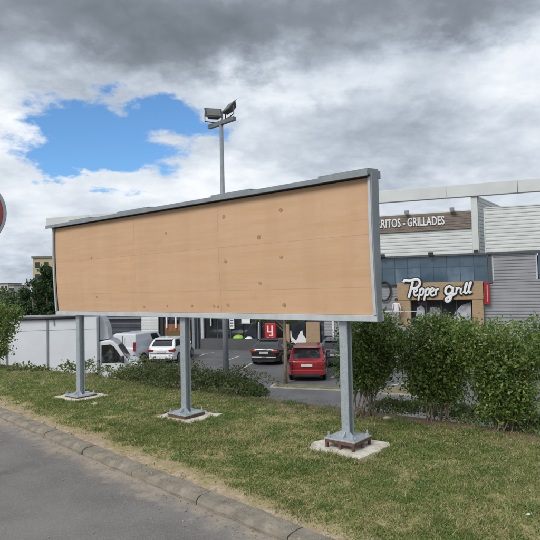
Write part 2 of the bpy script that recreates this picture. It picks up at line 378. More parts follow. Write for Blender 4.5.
# grass blades
def blades(n, name):
    a = rng.uniform(-14, 8.0, n); q = rng.uniform(.05, 7.0, n)
    p = np.stack([K0.x+KD.x*a+KN.x*q, K0.y+KD.y*a+KN.y*q], 1)
    e = (p[:, 0]-E0.x)*EN.x+(p[:, 1]-E0.y)*EN.y
    y = p[:, 1]; vis = (p[:, 0] < .56*y+1.9) & (p[:, 0] > -.56*y-1.1) & (y > 2.9) & (e < .28)
    dens = fbm(p[:, 0]*1.1, p[:, 1]*1.1, 3); fine = fbm(p[:, 0]*7, p[:, 1]*7, 8)
    edge = q + .05 - (.60-.12*np.clip(a, 0, 3.2))*fbm(p[:, 0]*2.9, p[:, 1]*2.9, 5)
    pr = (np.clip(edge/.20, 0, 1)+.05*(fine > .5))*np.clip((-e-.06-.32*np.clip((p[:, 0]-.5)/.6, 0, 1))/.35+1.6*(dens-.40)+1.0*(fine-.5), .05, 1)*np.clip(.28+1.2*(dens-.22)+1.1*(fine-.5), .08, 1)
    pr *= np.clip(5.5/np.maximum(y, 1), .45, 1)
    keep = vis & (rng.random(n) < pr)
    for c in POSTS:
        d = p-np.array([c.x, c.y]); u = np.abs(d[:, 0]*BD.x+d[:, 1]*BD.y); v = np.abs(d[:, 0]*BN.x+d[:, 1]*BN.y)
        keep &= ~((u < .36+.06*(fine-.5)) & (v < .33+.06*(fine-.5)))
    p = p[keep]; N = len(p); y = p[:, 1]; dens = dens[keep]; fine = fine[keep]
    z = lawn_z(p[:, 0], p[:, 1])
    h = rng.uniform(.008, .024, N)*(.65+.9*fine)*(1+.02*y); wdt = rng.uniform(.0022, .0042, N)*(.8+.09*y)
    tall = rng.random(N) < .015; h[tall] *= 2.0
    for c in POSTS:                                    # longer grass the mower misses round the pads
        d = p-np.array([c.x, c.y]); ring = np.maximum(np.abs(d[:, 0]*BD.x+d[:, 1]*BD.y), np.abs(d[:, 0]*BN.x+d[:, 1]*BN.y)); h *= np.where((ring < .46) & (fine > .42), 1.7, 1.0)
    tuft = fbm(p[:, 0]*5.2, p[:, 1]*5.2, 31) > .66; h[tuft] *= 1.55
    th = rng.uniform(0, 2*np.pi, N); lean = rng.uniform(.1, 1.5, N); ld = rng.uniform(0, 2*np.pi, N)
    dx, dy = np.cos(th)*wdt, np.sin(th)*wdt; tx, ty = np.cos(ld)*h*lean, np.sin(ld)*h*lean
    b = np.stack([p[:, 0], p[:, 1], z-.004], 1)
    V = np.empty((N, 5, 3)); s = np.stack([dx, dy, 0*dx], 1)
    mid = np.stack([tx*.35, ty*.35, h*.62], 1); tip = np.stack([tx, ty, h], 1)
    V[:, 0] = b-s; V[:, 1] = b+s; V[:, 2] = b+mid+s*.8; V[:, 3] = b+mid-s*.8; V[:, 4] = b+tip
    i = np.arange(N)[:, None]*5
    F = np.concatenate([i+[0, 1, 2], i+[0, 2, 3], i+[3, 2, 4]], 0)
    o = np_mesh(name, V.reshape(-1, 3), F, grass_mat()); o['kind'] = 'stuff'
    tag(o, 'short patchy mown grass, green and straw dry, around the billboard posts', 'grass'); return o

# ------------------------------------------------------------------ billboard
BA = rad(38.5); BD = Vector((math.cos(BA), -math.sin(BA), 0)); BN = Vector((math.sin(BA), math.cos(BA), 0))
B0 = Vector((-1.15, 7.22, 0)); POSTS = [B0-BD*2.48, B0, B0+BD*2.46]
bill = tag(empty('billboard', B0, -BA), 'long blank plywood billboard on three galvanised posts on the lawn', 'billboard')
HB, HT, SL, SR = 1.348, 2.745, -2.99, 2.90         # bottom, top, left and right ends
def prof(h):                                        # how far the face stands in front of the posts
    t = (h-HB)/(HT-HB); return .095+.05*math.sin(math.pi*min(1, t*.62+.05))+.012*t
def ply_mat(i):
    mt = bpy.data.materials.new('plywood_%d' % i); mt.use_nodes = True; t = NT(mt.node_tree); b = mt.node_tree.nodes['Principled BSDF']
    tcn = t.n('ShaderNodeTexCoord').outputs['Object']
    mp = t.n('ShaderNodeMapping'); t.put(mp.inputs[0], tcn); mp.inputs['Scale'].default_value = (.55, 1, 7.0); mp.inputs['Location'].default_value = (i*3.3, 0, i*1.7)
    g1 = t.noise(mp.outputs[0], 2.2, 6, .62, .4); g2 = t.noise(mp.outputs[0], 16, 4, .6); big = t.noise(tcn, 1.1, 4, .5)
    k = .985+.022*math.sin(i*2.3)
    c = t.mix(t.smooth(g1, .3, .72), (.595*k, .39*k, .245*k), (.545*k, .345*k, .207*k))
    c = t.mix(t.m('MULTIPLY', t.smooth(g2, .5, .8), .16), c, (.44*k, .26*k, .14*k))
    c = t.mix(t.m('MULTIPLY', t.smooth(big, .45, .75), .35), c, (.58*k, .40*k, .255*k))
    mp3 = t.n('ShaderNodeMapping'); t.put(mp3.inputs[0], tcn); mp3.inputs['Scale'].default_value = (2.6, 1, .25)
    c = t.mix(t.m('MULTIPLY', t.smooth(t.noise(mp3.outputs[0], 1.5, 3, .5), .42, .66), .30), c, (.50*k, .315*k, .19*k))
    blot = t.noise(tcn, 5.0, 6, .65); c = t.mix(t.m('MULTIPLY', t.smooth(blot, .56, .80), .28), c, (.40, .235, .13))
    # faint dark streaks along the grain
    mp2 = t.n('ShaderNodeMapping'); t.put(mp2.inputs[0], tcn); mp2.inputs['Scale'].default_value = (.8, 1, 26.0); mp2.inputs['Location'].default_value = (i*5.1, 0, i*9.2)
    st = t.noise(mp2.outputs[0], 1.6, 3, .5)
    c = t.mix(t.m('MULTIPLY', t.smooth(st, .68, .80), .30), c, (.33, .18, .10))
    t.put(b.inputs['Base Color'], c); b.inputs['Roughness'].default_value = .75; b.inputs['Specular IOR Level'].default_value = .25
    bn = t.n('ShaderNodeBump'); bn.inputs['Strength'].default_value = .12; bn.inputs['Distance'].default_value = .004
    t.put(bn.inputs['Height'], g2); t.put(b.inputs['Normal'], bn.outputs[0]); return mt
PLY = [ply_mat(i) for i in range(9)]
cols = [SL+.05, -.861, .784, SR-.035]; rows = [HB+.03, 1.653, 2.178, HT-.005]
k = 0
for ci in range(3):
    for ri in range(3):
        x0, x1, h0, h1 = cols[ci]+.0005, cols[ci+1]-.0005, rows[ri]+.0005, rows[ri+1]-.0005
        off = random.uniform(-.0007, .0007); n = 6; b = MB(); fr = []; bk = []
        pl = [(-prof(h0+(h1-h0)*j/n)-off, h0+(h1-h0)*j/n) for j in range(n+1)]
        poly = pl + [(p[0]+.018, p[1]) for p in reversed(pl)]
        vs = [(x0, *p) for p in poly] + [(x1, *p) for p in poly]; mlen = len(poly)
        fs = [(i, (i+1) % mlen, mlen+(i+1) % mlen, mlen+i) for i in range(mlen)]
        for j in range(n):
            fs += [(j, j+1, mlen-2-j, mlen-1-j), (mlen+j, mlen+j+1, 2*mlen-2-j, 2*mlen-1-j)]
        b.add(vs, fs).build('plywood_sheet', PLY[k], bill); k += 1
# dark bolt marks in the sheets
KNOT = pm('knot_brown', (.27, .14, .075), (.46, .28, .165), 70, .8)
def bill_hit(px, py, off):
    d = ray(px, py); n = -BN; p0 = B0 + n*off; kk = (p0.dot(n))/(d.x*n.x+d.y*n.y); p = d*kk
    return (Vector((p.x, p.y, 0))-B0).dot(BD), p.z+CAM_H
marks = [(224, 217, 1), (281, 210, 1), (259, 237, 1.1), (225, 261, 1), (281, 257, .9), (259, 283, .9), (226, 305, .8), (282, 305, 1), (91.7, 258, .7), (166, 233, .8),
         (95, 297, .6), (142, 307, .6), (165, 306, .6), (123, 214, .7), (190, 306, .7), (212, 306, .8), (216, 307, .8)]
for (px, py, sz) in marks:
    s, h = bill_hit(px, py, .15); b = MB(); r = .026*sz; y = -prof(h)
    pts = []
    for q in range(9):
        t = 2*math.pi*q/9; rr = r*random.uniform(.75, 1.15); pts.append((s+rr*math.cos(t)*1.15, h+rr*math.sin(t)*.9))
    b.prism(pts, 'y', y-.0025, y+.004).build('bolt_plug', KNOT, bill)
# backing, frames, fins, roof
b = MB(); b.box(SL+.02, SR-.02, -.060, -.036, HB+.029, HT); b.build('back_panel', GALVD, bill)
for xx in np.linspace(SL+.35, SR-.35, 7):
    MB().box(xx-.03, xx+.03, -.075, -.0605, HB+.05, HT-.05).build('batten', GALVD, bill)
b = MB(); d0 = prof(HB)
b.box(SL, SR, -d0-.022, .03, HB-.035, HB+.028); b.build('bottom_frame', GALVL, bill, bevel=.004)
def fin(x0, x1, name, mat):
    n = 10; pl = [(-prof(HB-.036+(HT+.075-HB)*j/n)-.028, HB-.036+(HT+.075-HB)*j/n) for j in range(n+1)]
    mlen = n+1; vs = []
    for x in (x0, x1):
        vs += [(x, *p) for p in pl] + [(x, -.035, p[1]) for p in pl]
    fs = []
    for j in range(n):
        fs += [(j, j+1, mlen+j+1, mlen+j), (2*mlen+j, 2*mlen+j+1, 3*mlen+j+1, 3*mlen+j), (j, j+1, 2*mlen+j+1, 2*mlen+j), (mlen+j, mlen+j+1, 3*mlen+j+1, 3*mlen+j)]
    fs += [(0, mlen, 3*mlen, 2*mlen), (n, mlen+n, 3*mlen+n, 2*mlen+n)]
    return MB().add(vs, fs).build(name, mat, bill)
fR = fin(SR-.001, SR+.012, 'side_fin', GALVD); fL = fin(SL-.012, SL+.001, 'side_fin', GALVD)
for x0, x1, par in ((SR-.034, SR-.003, fR), (SL+.003, SL+.03, fL)):
    n = 10; b = MB(); lo = []; hi = []
    hs = [HB+.03+(HT-HB-.03)*j/n for j in range(n+1)]
    vs = []
    for x in (x0, x1):
        vs += [(x, -prof(h)-.03, h) for h in hs] + [(x, -prof(h)-.004, h) for h in hs]
    q = n+1; fs = []
    for j in range(n): fs += [(j, j+1, q+j+1, q+j), (2*q+j, 2*q+j+1, 3*q+j+1, 3*q+j), (j, j+1, 2*q+j+1, 2*q+j), (q+j, q+j+1, 3*q+j+1, 3*q+j)]
    fs += [(0, q, 3*q, 2*q), (n, q+n, 3*q+n, 2*q+n)]
    b.add(vs, fs).build('edge_trim', GALVL, par)
RX0, RX1 = SL-.12, SR-.004
roof = MB().prism([(-.225, HT+.020), (-.225, HT+.050), (.045, HT+.085), (.045, HT+.008)], 'x', RX0, RX1).build('roof_cover', GALVD, bill)
MB().box(RX0+.001, RX1-.001, -.237, -.2252, HT+.002, HT+.054).build('front_lip', GALVD, roof, bevel=.003)
for (x0, x1) in ((2.30, 2.88), (.72, 1.35), (-1.2, -.5), (-2.45, -1.9)):
    MB().prism([(-.20, HT+.054), (-.20, HT+.082), (.03, HT+.108), (.03, HT+.085)], 'x', x0, x1).build('cover_plate', GALVD, roof)
# posts: H sections on base plates
for pi, (sx, lift, padx, pady) in enumerate(((-2.48, .030, .36, .30), (0.0, .050, .36, .33), (2.46, .095, .37, .33))):
    g = .06; top = HB+.9
    b = MB(); z0 = lift+.014
    b.box(sx-.046, sx+.046, -.048, -.038, z0, HB-.0355); b.box(sx-.046, sx+.046, .038, .048, z0, HB-.0355); b.box(sx-.004, sx+.004, -.038, .038, z0, HB-.0355)
    post = b.build('post', GALV, bill)
    pl = MB().box(sx-.18, sx+.18, -.18, .18, lift, lift+.014).build('base_plate', GALV, post, bevel=.003)
    MB().box(sx-.05, sx+.05, .062, .10, HB-.05, HT-.1).build('upright', GALVD, post)
    for (gx, gy) in ((-1, 0), (1, 0)):
        MB().prism([(sx+gx*.0462, z0), (sx+gx*.12, z0), (sx+gx*.0462, z0+.06)], 'y', -.0455, -.0405).build('gusset', GALV, post)
    MB().prism([(-.0482, z0), (-.12, z0), (-.0482, z0+.06)], 'x', sx-.005, sx+.005).build('gusset', GALV, post)
    for bx in (-1, 1):
        for by in (-1, 1):
            c = (sx+bx*.145, by*.145, lift+.0145); b = MB()
            b.lathe([(.019, 0), (.019, .016)], c, (0, 0, 1), 6); b.lathe([(.010, .016), (.010, .055)], c, (0, 0, 1), 8)
            b.build('anchor_bolt', GALV, post)
    # rusty levelling frame under the plate
    zt = lift-.001
    if zt > .05:
        b = MB()
        for s_ in (-1, 1):
            b.box(sx-.17, sx+.17, s_*.165-.012, s_*.165+.012, zt-.03, zt); b.box(sx+s_*.165-.012, sx+s_*.165+.012, -.15, .15, zt-.03, zt)
            for t_ in (-1, 0, 1):
                b.box(sx+t_*.155-.014, sx+t_*.155+.014, s_*.165-.0125, s_*.165+.0125, .012, zt-.03)
                if t_ == 0: b.box(sx+s_*.165-.0125, sx+s_*.165+.0125, -.014, .014, .012, zt-.03)
        b.build('levelling_frame', RUST, post)
    else:
        b = MB()
        for s_ in (-1, 1):
            b.box(sx-.17, sx+.17, s_*.165-.012, s_*.165+.012, .012, zt); b.box(sx+s_*.165-.012, sx+s_*.165+.012, -.15, .15, .012, zt)
        b.build('levelling_frame', RUST, post)
    pts = []
    for q in range(28):
        t = 2*math.pi*q/28; c_, s_ = math.cos(t), math.sin(t); kx = 1/max(abs(c_), abs(s_))
        rr = random.uniform(.88, 1.12); pts.append((sx+.03*(pi == 1)+padx*c_*kx*rr*.95, pady*s_*kx*rr*.95))
    MB().prism(pts, 'z', -.03, .012).build('concrete_pad', CONC, post)
GR = blades(2400000, 'grass')
def clover():
    n = 420000; a = rng.uniform(-11, 6.5, n); q = rng.uniform(.1, 6.0, n)
    p = np.stack([K0.x+KD.x*a+KN.x*q, K0.y+KD.y*a+KN.y*q], 1); e = (p[:, 0]-E0.x)*EN.x+(p[:, 1]-E0.y)*EN.y; y = p[:, 1]
    c = fbm(p[:, 0]*3.3, p[:, 1]*3.3, 21)*.6+fbm(p[:, 0]*9, p[:, 1]*9, 23)*.4
    keep = (np.abs(p[:, 0]) < .56*y+.4) & (y > 2.9) & (e < 0) & (q > .25) & (c > .60)
    for k_ in POSTS:
        d = p-np.array([k_.x, k_.y]); keep &= ~((np.abs(d[:, 0]*BD.x+d[:, 1]*BD.y) < .4) & (np.abs(d[:, 0]*BN.x+d[:, 1]*BN.y) < .36))
    p = p[keep]; N = len(p); cc = np.stack([p[:, 0], p[:, 1], lawn_z(p[:, 0], p[:, 1])+rng.uniform(.006, .026, N)], 1)
    V, F = leaf_arrays(cc, .017, up=.0, fold=.2, aspect=.75)
    o = np_mesh('clover', V, F, leafmat('clover_leaf', (.065, .13, .03), (.125, .215, .05), (.21, .30, .09), .35, .5)); o['kind'] = 'stuff'; tag(o, 'dark green clover and weeds growing in clumps in the lawn', 'clover')


# ------------------------------------------------------------------ plants
def leaf_arrays(c, size, up=.35, fold=.25, aspect=.5):
    N = len(c); d = rng.normal(size=(N, 3)); d[:, 2] += up; d /= np.linalg.norm(d, axis=1)[:, None]
    s = np.cross(d, rng.normal(size=(N, 3))); s /= np.linalg.norm(s, axis=1)[:, None]; nn = np.cross(d, s)
    L = (size*rng.uniform(.6, 1.35, N))[:, None]; W = L*aspect*rng.uniform(.8, 1.2, N)[:, None]
    V = np.empty((N, 4, 3)); V[:, 0] = c; V[:, 1] = c+d*L*.5+s*W*.5+nn*L*fold*.3; V[:, 2] = c+d*L; V[:, 3] = c+d*L*.5-s*W*.5+nn*L*fold*.3
    i = np.arange(N)[:, None]*4
    return V.reshape(-1, 3), np.concatenate([i+[0, 1, 2], i+[0, 2, 3]], 0)
LEAF_SHRUB = leafmat('shrub_leaf', (.055, .11, .024), (.15, .235, .052), (.33, .39, .11), .42, .40)
LEAF_TIP = leafmat('shrub_new_growth', (.24, .27, .09), (.46, .44, .22), (.72, .66, .47), .3, .5)
LEAF_COVER = leafmat('cover_leaf', (.055, .09, .026), (.12, .175, .048), (.26, .28, .10), .32, .5)
LEAF_TREE = leafmat('tree_leaf', (.045, .085, .022), (.09, .165, .04), (.16, .24, .07), .3, .45)
LEAF_DARK = leafmat('dark_tree_leaf', (.018, .045, .014), (.04, .085, .024), (.075, .13, .04), .2, .5)
LEAF_FAR = leafmat('far_tree_leaf', (.05, .085, .035), (.085, .13, .05), (.13, .17, .07), .2, .6)
clover()
def bez(a, b, c, n):
    return [a.lerp(b, i/(n-1)).lerp(b.lerp(c, i/(n-1)), i/(n-1)) for i in range(n)]
def shrub(loc, w, d, h, label, nstem=13, nleaf=9000, size=.05, tips=260, group='shrubs along the lawn edge', bare=.34, skew=0.0, rz=None, top_flat=True):
    root = tag(empty('shrub', loc, -EA if rz is None else rz), label, 'shrub', group)
    sm = MB(); branch = []; tipsp = []
    for i in range(nstem):
        a = Vector((random.uniform(-.19, .19), random.uniform(-.12, .12), -.03))
        c = Vector((random.uniform(-1, 1)*w*.44+skew, random.uniform(-1, 1)*d*.42, h*random.uniform(.72, .98)))
        b = Vector((c.x*.45, c.y*.45, h*random.uniform(.3, .45)))
        pts = bez(a, b, c, 8); sm.tube(pts, [.0085*(1-.7*j/7)*random.uniform(.8, 1.2) for j in range(8)], 5)
        for j in range(2, 8): branch.append(pts[j])
        for q in range(10):
            j = random.randint(2, 7); p = pts[j]; sd = 1 if random.random() < .5 else -1
            r = Vector((random.gauss(0, 1)*w, random.gauss(0, 1)*d, random.uniform(-.15, .55)*h)).normalized()*random.uniform(.14, .34)*min(1, h)
            e = p + r; e.z = max(bare*h*random.uniform(.85, 1.2), min(e.z, h*random.uniform(.93, 1.03)))
            tp = min(1, .38+.95*max(0, e.z/h-.15)); e.x = max(-w*.52*tp+skew, min(w*.52*tp+skew, e.x)); e.y = max(-d*.52*tp, min(d*.52*tp, e.y))
            mid = p.lerp(e, .5)+Vector((0, 0, .02)); sm.tube([p, mid, e], [.006, .004, .002], 4, cap=False)
            for t in np.linspace(.25, 1, 5): branch.append(p.lerp(e, float(t)))
            tipsp.append(e)
    sm.build('stems', BARK, root, smooth=True)
    B = np.array([tuple(p) for p in branch if p.z > bare*h*.9]); wgt = .45+.55*(B[:, 2]/h); wgt /= wgt.sum()
    c = B[rng.choice(len(B), nleaf, p=wgt)] + rng.normal(size=(nleaf, 3))*np.array([.055, .05, .05])*min(1.2, h)
    V, F = leaf_arrays(c, size); np_mesh('foliage', V, F, LEAF_SHRUB, root)
    if tips:
        T = np.array([tuple(p) for p in tipsp]); T = T[T[:, 2] > h*.74]; T = T[rng.choice(len(T), tips//8)]
        c = np.repeat(T, 8, 0) + rng.normal(size=(len(T)*8, 3))*.022; c[:, 2] += rng.uniform(.0, .055, len(c))
        V, F = leaf_arrays(c, size*.72, up=1.2); np_mesh('flower_spikes', V, F, LEAF_TIP, root)['kind'] = 'stuff'
    return root
for px, py, ww, dd, hh, lab, nl, sk, br in ((362, 416, .86, .66, 1.27, 'leafy green shrub right behind the right billboard post, stems bare below', 9500, .06, .36),
                                (438, 420, .92, .66, 1.23, 'bushy green shrub with many thin stems, middle one of the three by the restaurant sign', 12000, -.02, .26),
                                (509, 431, 1.0, .66, 1.19, 'dense green shrub at the right edge of the picture with cream flower spikes', 13000, -.02, .16)):
    p = on_level(px, py); shrub((p.x, p.y, 0), ww, dd, hh, lab, 17, int(nl*1.75), .043, 760, bare=br, skew=sk, rz=-.25)
p = on_level(-14, 368); shrub((p.x+.2, p.y-.1, 0), 1.15, .9, 1.55, 'loose leafy shrub in front of the white lorry at the far left', 12, 6500, .07, 60, bare=.2, rz=0)

def cover(name, label, pts, nleaf, size, arcs):
    # low scrambling plants: a heap of leaves with arching stems, one uncountable mass
    root = empty(name, pts[0][:3]); o0 = Vector(pts[0][:3]); c = []; sm = MB()
    for (x, y, z, r, h) in pts:
        n = nleaf//len(pts); a = rng.uniform(0, 2*np.pi, n); q = np.sqrt(rng.random(n))*r
        px_, py_ = x+np.cos(a)*q, y+np.sin(a)*q; hh = h*(1-(q/r)**2*.75)*(.45+1.0*fbm(px_*3.1, py_*3.1, 4))
        zz_ = z+hh*rng.random(n)**.55
        c.append(np.stack([px_, py_, zz_], 1)-np.array(o0))
    for i in range(arcs):
        x, y, z, r, h = random.choice(pts); a = random.uniform(0, 6.28); L = random.uniform(.25, .8)
        p0 = Vector((x+random.uniform(-.5, .5)*r, y+random.uniform(-.5, .5)*r, z))-o0; p2 = p0+Vector((math.cos(a)*L, math.sin(a)*L*.6, h*random.uniform(.2, .9)))
        p1 = p0.lerp(p2, .45)+Vector((0, 0, h*random.uniform(.7, 1.5)))
        q = bez(p0, p1, p2, 9); sm.tube(q, [.006, .006, .005, .005, .005, .004, .004, .003, .002], 4)
        for t in q[3:]: c.append(np.array(t)[None]+rng.normal(size=(5, 3))*.03)
    c = np.concatenate(c, 0); V, F = leaf_arrays(c, size, up=.5)
    lf = np_mesh('leaves', V, F, LEAF_COVER, root); st = sm.build('stems', BARK, root)
    root['kind'] = 'stuff'; tag(root, label, 'ground cover'); return root
def covers(pixels):
    out = []
    for (px, py, r, h) in pixels:
        p = on_level(px, py); out.append((p.x, p.y, -.02, r, h))
    return out
cover('ground_cover', 'tangled dark green bramble cover along the lawn edge behind the middle post',
      covers([(128, 377, .40, .22), (140, 378, .45, .34), (153, 379, .5, .38), (168, 382, .5, .36), (182, 385, .5, .34), (198, 386, .5, .42), (212, 387, .48, .34), (228, 389, .45, .34), (242, 391, .36, .24), (254, 394, .25, .14)]),
      12000, .046, 70)
cover('ground_cover', 'low dark weeds and leaf litter around the bases of the right-hand shrubs',
      covers([(392, 408, .35, .12), (415, 409, .32, .15), (455, 414, .38, .15), (480, 418, .38, .18), (530, 426, .38, .16), (548, 430, .38, .14)]),
      6000, .042, 16)
cover('ground_cover', 'sparse sprigs of weeds standing against the white lorry',
      covers([(30, 371, .2, .10), (66, 371, .22, .26), (72, 371, .2, .2), (92, 371, .22, .30), (45, 371, .15, .12), (20, 371, .15, .15), (104, 372, .25, .15)]), 420, .07, 10)

# ------------------------------------------------------------------ small litter on the lawn
def lump(name, px, py, r, mat, label, cat):
    p = on_level(px, py); b = MB(); vs = []
    for (zr, zz_) in ((.9, -.2), (1, .25), (.7, .62), (.25, .8)):
        for q in range(8):
            t = 2*math.pi*q/8; rr = r*zr*random.uniform(.8, 1.2); vs.append((rr*math.cos(t)*1.25, rr*math.sin(t), r*zz_))
    fs = [(i*8+q, i*8+(q+1) % 8, (i+1)*8+(q+1) % 8, (i+1)*8+q) for i in range(3) for q in range(8)]+[tuple(range(24, 32)), tuple(range(8))]
    o = b.add(vs, fs).build(name, mat, smooth=True); o.location = (p.x, p.y, .0); return tag(o, label, cat)
lump('stone', 387, 419.5, .05, pm('pale_stone', (.52, .46, .38), (.38, .33, .26), 20, .9, .3), 'pale stone on bare soil beside the weeds under the shrubs', 'stone')
lump('stone', 95, 405, .045, MATS['pale_stone'], 'small pale stone between the left and the middle post', 'stone')
lump('paper_scrap', 529, 515, .018, WHITEP, 'tiny white scrap lying in the grass at bottom right', 'litter')
def pebbles():
    N = 900; a = rng.uniform(-9, 4, N); q = rng.uniform(-.55, .42, N); q[:250] = rng.uniform(-3.2, -.2, 250)
    c = np.stack([K0.x+KD.x*a+KN.x*q, K0.y+KD.y*a+KN.y*q, np.where(q > .05, .0, np.where(q < -.13, -.058, .02))], 1)
    r = rng.uniform(.003, .0095, N)[:, None]
    oct_ = np.array([[1, 0, 0], [-1, 0, 0], [0, 1, 0], [0, -1, 0], [0, 0, .8], [0, 0, -.3]])
    V = (c[:, None]+oct_[None]*r[:, None]*rng.uniform(.6, 1.3, (N, 6, 1))).reshape(-1, 3)
    f = np.array([[0, 2, 4], [2, 1, 4], [1, 3, 4], [3, 0, 4], [2, 0, 5], [1, 2, 5], [3, 1, 5], [0, 3, 5]])
    F = (np.arange(N)[:, None, None]*6+f[None]).reshape(-1, 3)
    o = np_mesh('gravel', V, F, pm('grit', (.42, .36, .29), (.22, .19, .16), 30, .9)); o['kind'] = 'stuff'; tag(o, 'loose grit and sand along the kerb', 'gravel')
pebbles()
def debris():
    N = 1500; a = rng.uniform(-9, 4, N); q = np.where(rng.random(N) < .6, rng.normal(.05, .22, N), rng.uniform(-.4, 3.5, N)); q = np.where(rng.random(N) < .3, rng.normal(-.17, .04, N), q)
    c = np.stack([K0.x+KD.x*a+KN.x*q, K0.y+KD.y*a+KN.y*q, np.where(q > .05, .022, np.where(q < -.13, -.052, .018))], 1)
    V, F = leaf_arrays(c, .022, up=0, fold=.5, aspect=.45); V[:, 2] = np.repeat(c[:, 2], 4)+(V[:, 2]-np.repeat(c[:, 2], 4))*.25
    o = np_mesh('dry_leaves', V, F, leafmat('dry_leaf', (.10, .07, .04), (.26, .19, .11), (.45, .37, .25), .1, .8)); o['kind'] = 'stuff'; tag(o, 'dry leaf crumbs and twigs along the kerb and gutter', 'leaf litter')
debris()

# ------------------------------------------------------------------ round traffic sign at the left edge
def sign():
    c = at_depth(-31, 213, 5.0); root = tag(empty('traffic_sign', (c.x, c.y+.04, -.06), rad(6)), 'round red traffic sign with pale rim cut by the left picture edge', 'traffic sign')
    z = c.z+.06; f = (0, -1, 0)
    MB().lathe([(.325, 0), (.325, .012)], (0, -.02, z), f, 40).build('disc', GALVD, root)
    MB().lathe([(.295, .0), (.295, .004)], (0, -.0325, z), f, 40).build('red_face', pm('faded_red', (.20, .012, .018), None, 4, .5), root)
    MB().box(-.22, .22, -.0405, -.037, z-.05, z+.05).build('white_bar', WHITEP, root)
    MB().tube([(0, .02, 0), (0, .02, z+.3)], .03, 12).build('pole', GALV, root, smooth=True)
sign()

# ------------------------------------------------------------------ floodlight mast
def mast():
    p = on_level(226, 373, LOT); root = tag(empty('light_mast', p), 'tall grey mast with two floodlights rising behind the billboard', 'light mast')
    top = at_depth(221.6, 123, p.y).z-LOT
    MB().tube([(0, 0, 0), (0, 0, 4), (0, 0, top)], [.16, .14, .10], 12).build('pole', GALVD, root, smooth=True)
    MB().box(-.2, .2, -.2, .2, 0, .03).build('base_plate', GALV, root)
    # the cross bar rises to the right in the picture because it comes nearer there
    ca = rad(44)
    def L(u, v, z): return (u*math.cos(ca)+v*math.sin(ca), -u*math.sin(ca)+v*math.cos(ca), z)
    def obox(u0, u1, v0, v1, z0, z1, name, mat, par):
        return MB().hull([L(u0, v0, z0), L(u1, v0, z0), L(u1, v1, z0), L(u0, v1, z0)], [L(u0, v0, z1), L(u1, v0, z1), L(u1, v1, z1), L(u0, v1, z1)]).build(name, mat, par)
    obox(-1.0, 1.05, -.1, .1, top-.10, top+.10, 'cross_bar', pm('bar_dark', (.15, .165, .175), None, 4, .5), root)
    HOUS = pm('floodlight_grey', (.055, .058, .058), (.04, .043, .043), 5, .5)
    LENS = pm('floodlight_glass', (.13, .135, .12), (.10, .105, .095), 3, .15)
    for (u, yaw, tilt) in ((-.62, rad(14), rad(38)), (.66, rad(-58), rad(40))):
        c = Vector(L(u, 0, top+.62)); R = Matrix.Rotation(yaw, 4, 'Z') @ Matrix.Rotation(-tilt+math.pi/2, 4, 'X')
        T = Matrix.Translation(c) @ R
        b = MB(); b.hull([(-.42, -.34, .10), (.42, -.34, .10), (.42, .34, .10), (-.42, .34, .10)], [(-.26, -.2, -.2), (.26, -.2, -.2), (.26, .2, -.2), (-.26, .2, -.2)])
        b.v = [tuple(T @ Vector(v)) for v in b.v]; h = b.build('floodlight', HOUS, root, bevel=.02)
        b = MB().box(-.38, .38, -.30, .30, .101, .118); b.v = [tuple(T @ Vector(v)) for v in b.v]; b.build('lens', LENS, h)
        b = MB().box(-.47, .47, -.39, .39, .085, .10); b.v = [tuple(T @ Vector(v)) for v in b.v]; b.build('rim', HOUS, h)
        e1 = T @ Vector((-.46, 0, 0)); e2 = T @ Vector((.46, 0, 0))
        MB().tube([e1, (e1.x, e1.y, top+.2), Vector(L(u, 0, top+.165)), (e2.x, e2.y, top+.2), e2], .028, 6).build('bracket', HOUS, h)
mast()

# ------------------------------------------------------------------ trees
def tree(loc, h, crown_z, rx, rz, label, mat, trunk=.09, nleaf=9000, size=.12, name='tree', tm=None, group=None, clumps=46):
    root = tag(empty(name, loc), label, 'tree', group)
    sm = MB(); sm.tube([(0, 0, -.05), (.03, 0, crown_z*.5), (0, .02, crown_z), (0, 0, h*.8)], [trunk*1.2, trunk, trunk*.85, trunk*.2], 9)
    cz = (crown_z+h)/2; C = []
    for i in range(clumps):
        a = random.uniform(0, 6.28); u = random.uniform(-1, 1); r = random.uniform(.35, 1)**.5; q = math.sqrt(1-u*u)
        c = Vector((math.cos(a)*q*rx*r, math.sin(a)*q*rx*r, cz+u*rz*r*.95)); C.append(c)
        if i % 2 == 0:
            s = Vector((0, 0, min(h*.75, max(crown_z*.85, c.z-rx*.5)))); sm.tube([s, s.lerp(c, .5)+Vector((0, 0, .08)), c], [trunk*.4, trunk*.25, .008], 5, cap=False)
    sm.build('trunk', tm or BARK, root, smooth=True)
    C = np.array([tuple(c) for c in C]); idx = rng.integers(0, len(C), nleaf); rr = rng.uniform(.22, .40, len(C))*min(rx, rz)
    d = rng.normal(size=(nleaf, 3)); d /= np.linalg.norm(d, axis=1)[:, None]
    c = C[idx] + d*(rr[idx]*rng.random(nleaf)**.4)[:, None]*np.array([1, 1, .8])
    V, F = leaf_arrays(c, size); np_mesh('crown', V, F, mat, root); return root
p = on_level(285.5, 383.5, LOT)
tree(p, 5.4, 2.75, 1.6, 1.4, 'young street tree with a slim pale trunk left of the red car', LEAF_TREE, .085, 11000, .13, tm=TRUNK)
def far_tree(px, top_py, Y, rx, label, mat, size, n=7000, group='trees on the horizon at the left'):
    t = at_depth(px, top_py, Y); h = t.z-LOT
    tree((t.x, Y, LOT), h, h*.22, rx, h*.42, label, mat, .18, n, size, group=group)
far_tree(47, 264, 58, 1.5, 'dark green tree rising beside the left end of the billboard', LEAF_DARK, .30, 9000)
far_tree(33, 280, 62, 1.5, 'lower dark tree left of the tall one beside the billboard', LEAF_DARK, .30, 6000)
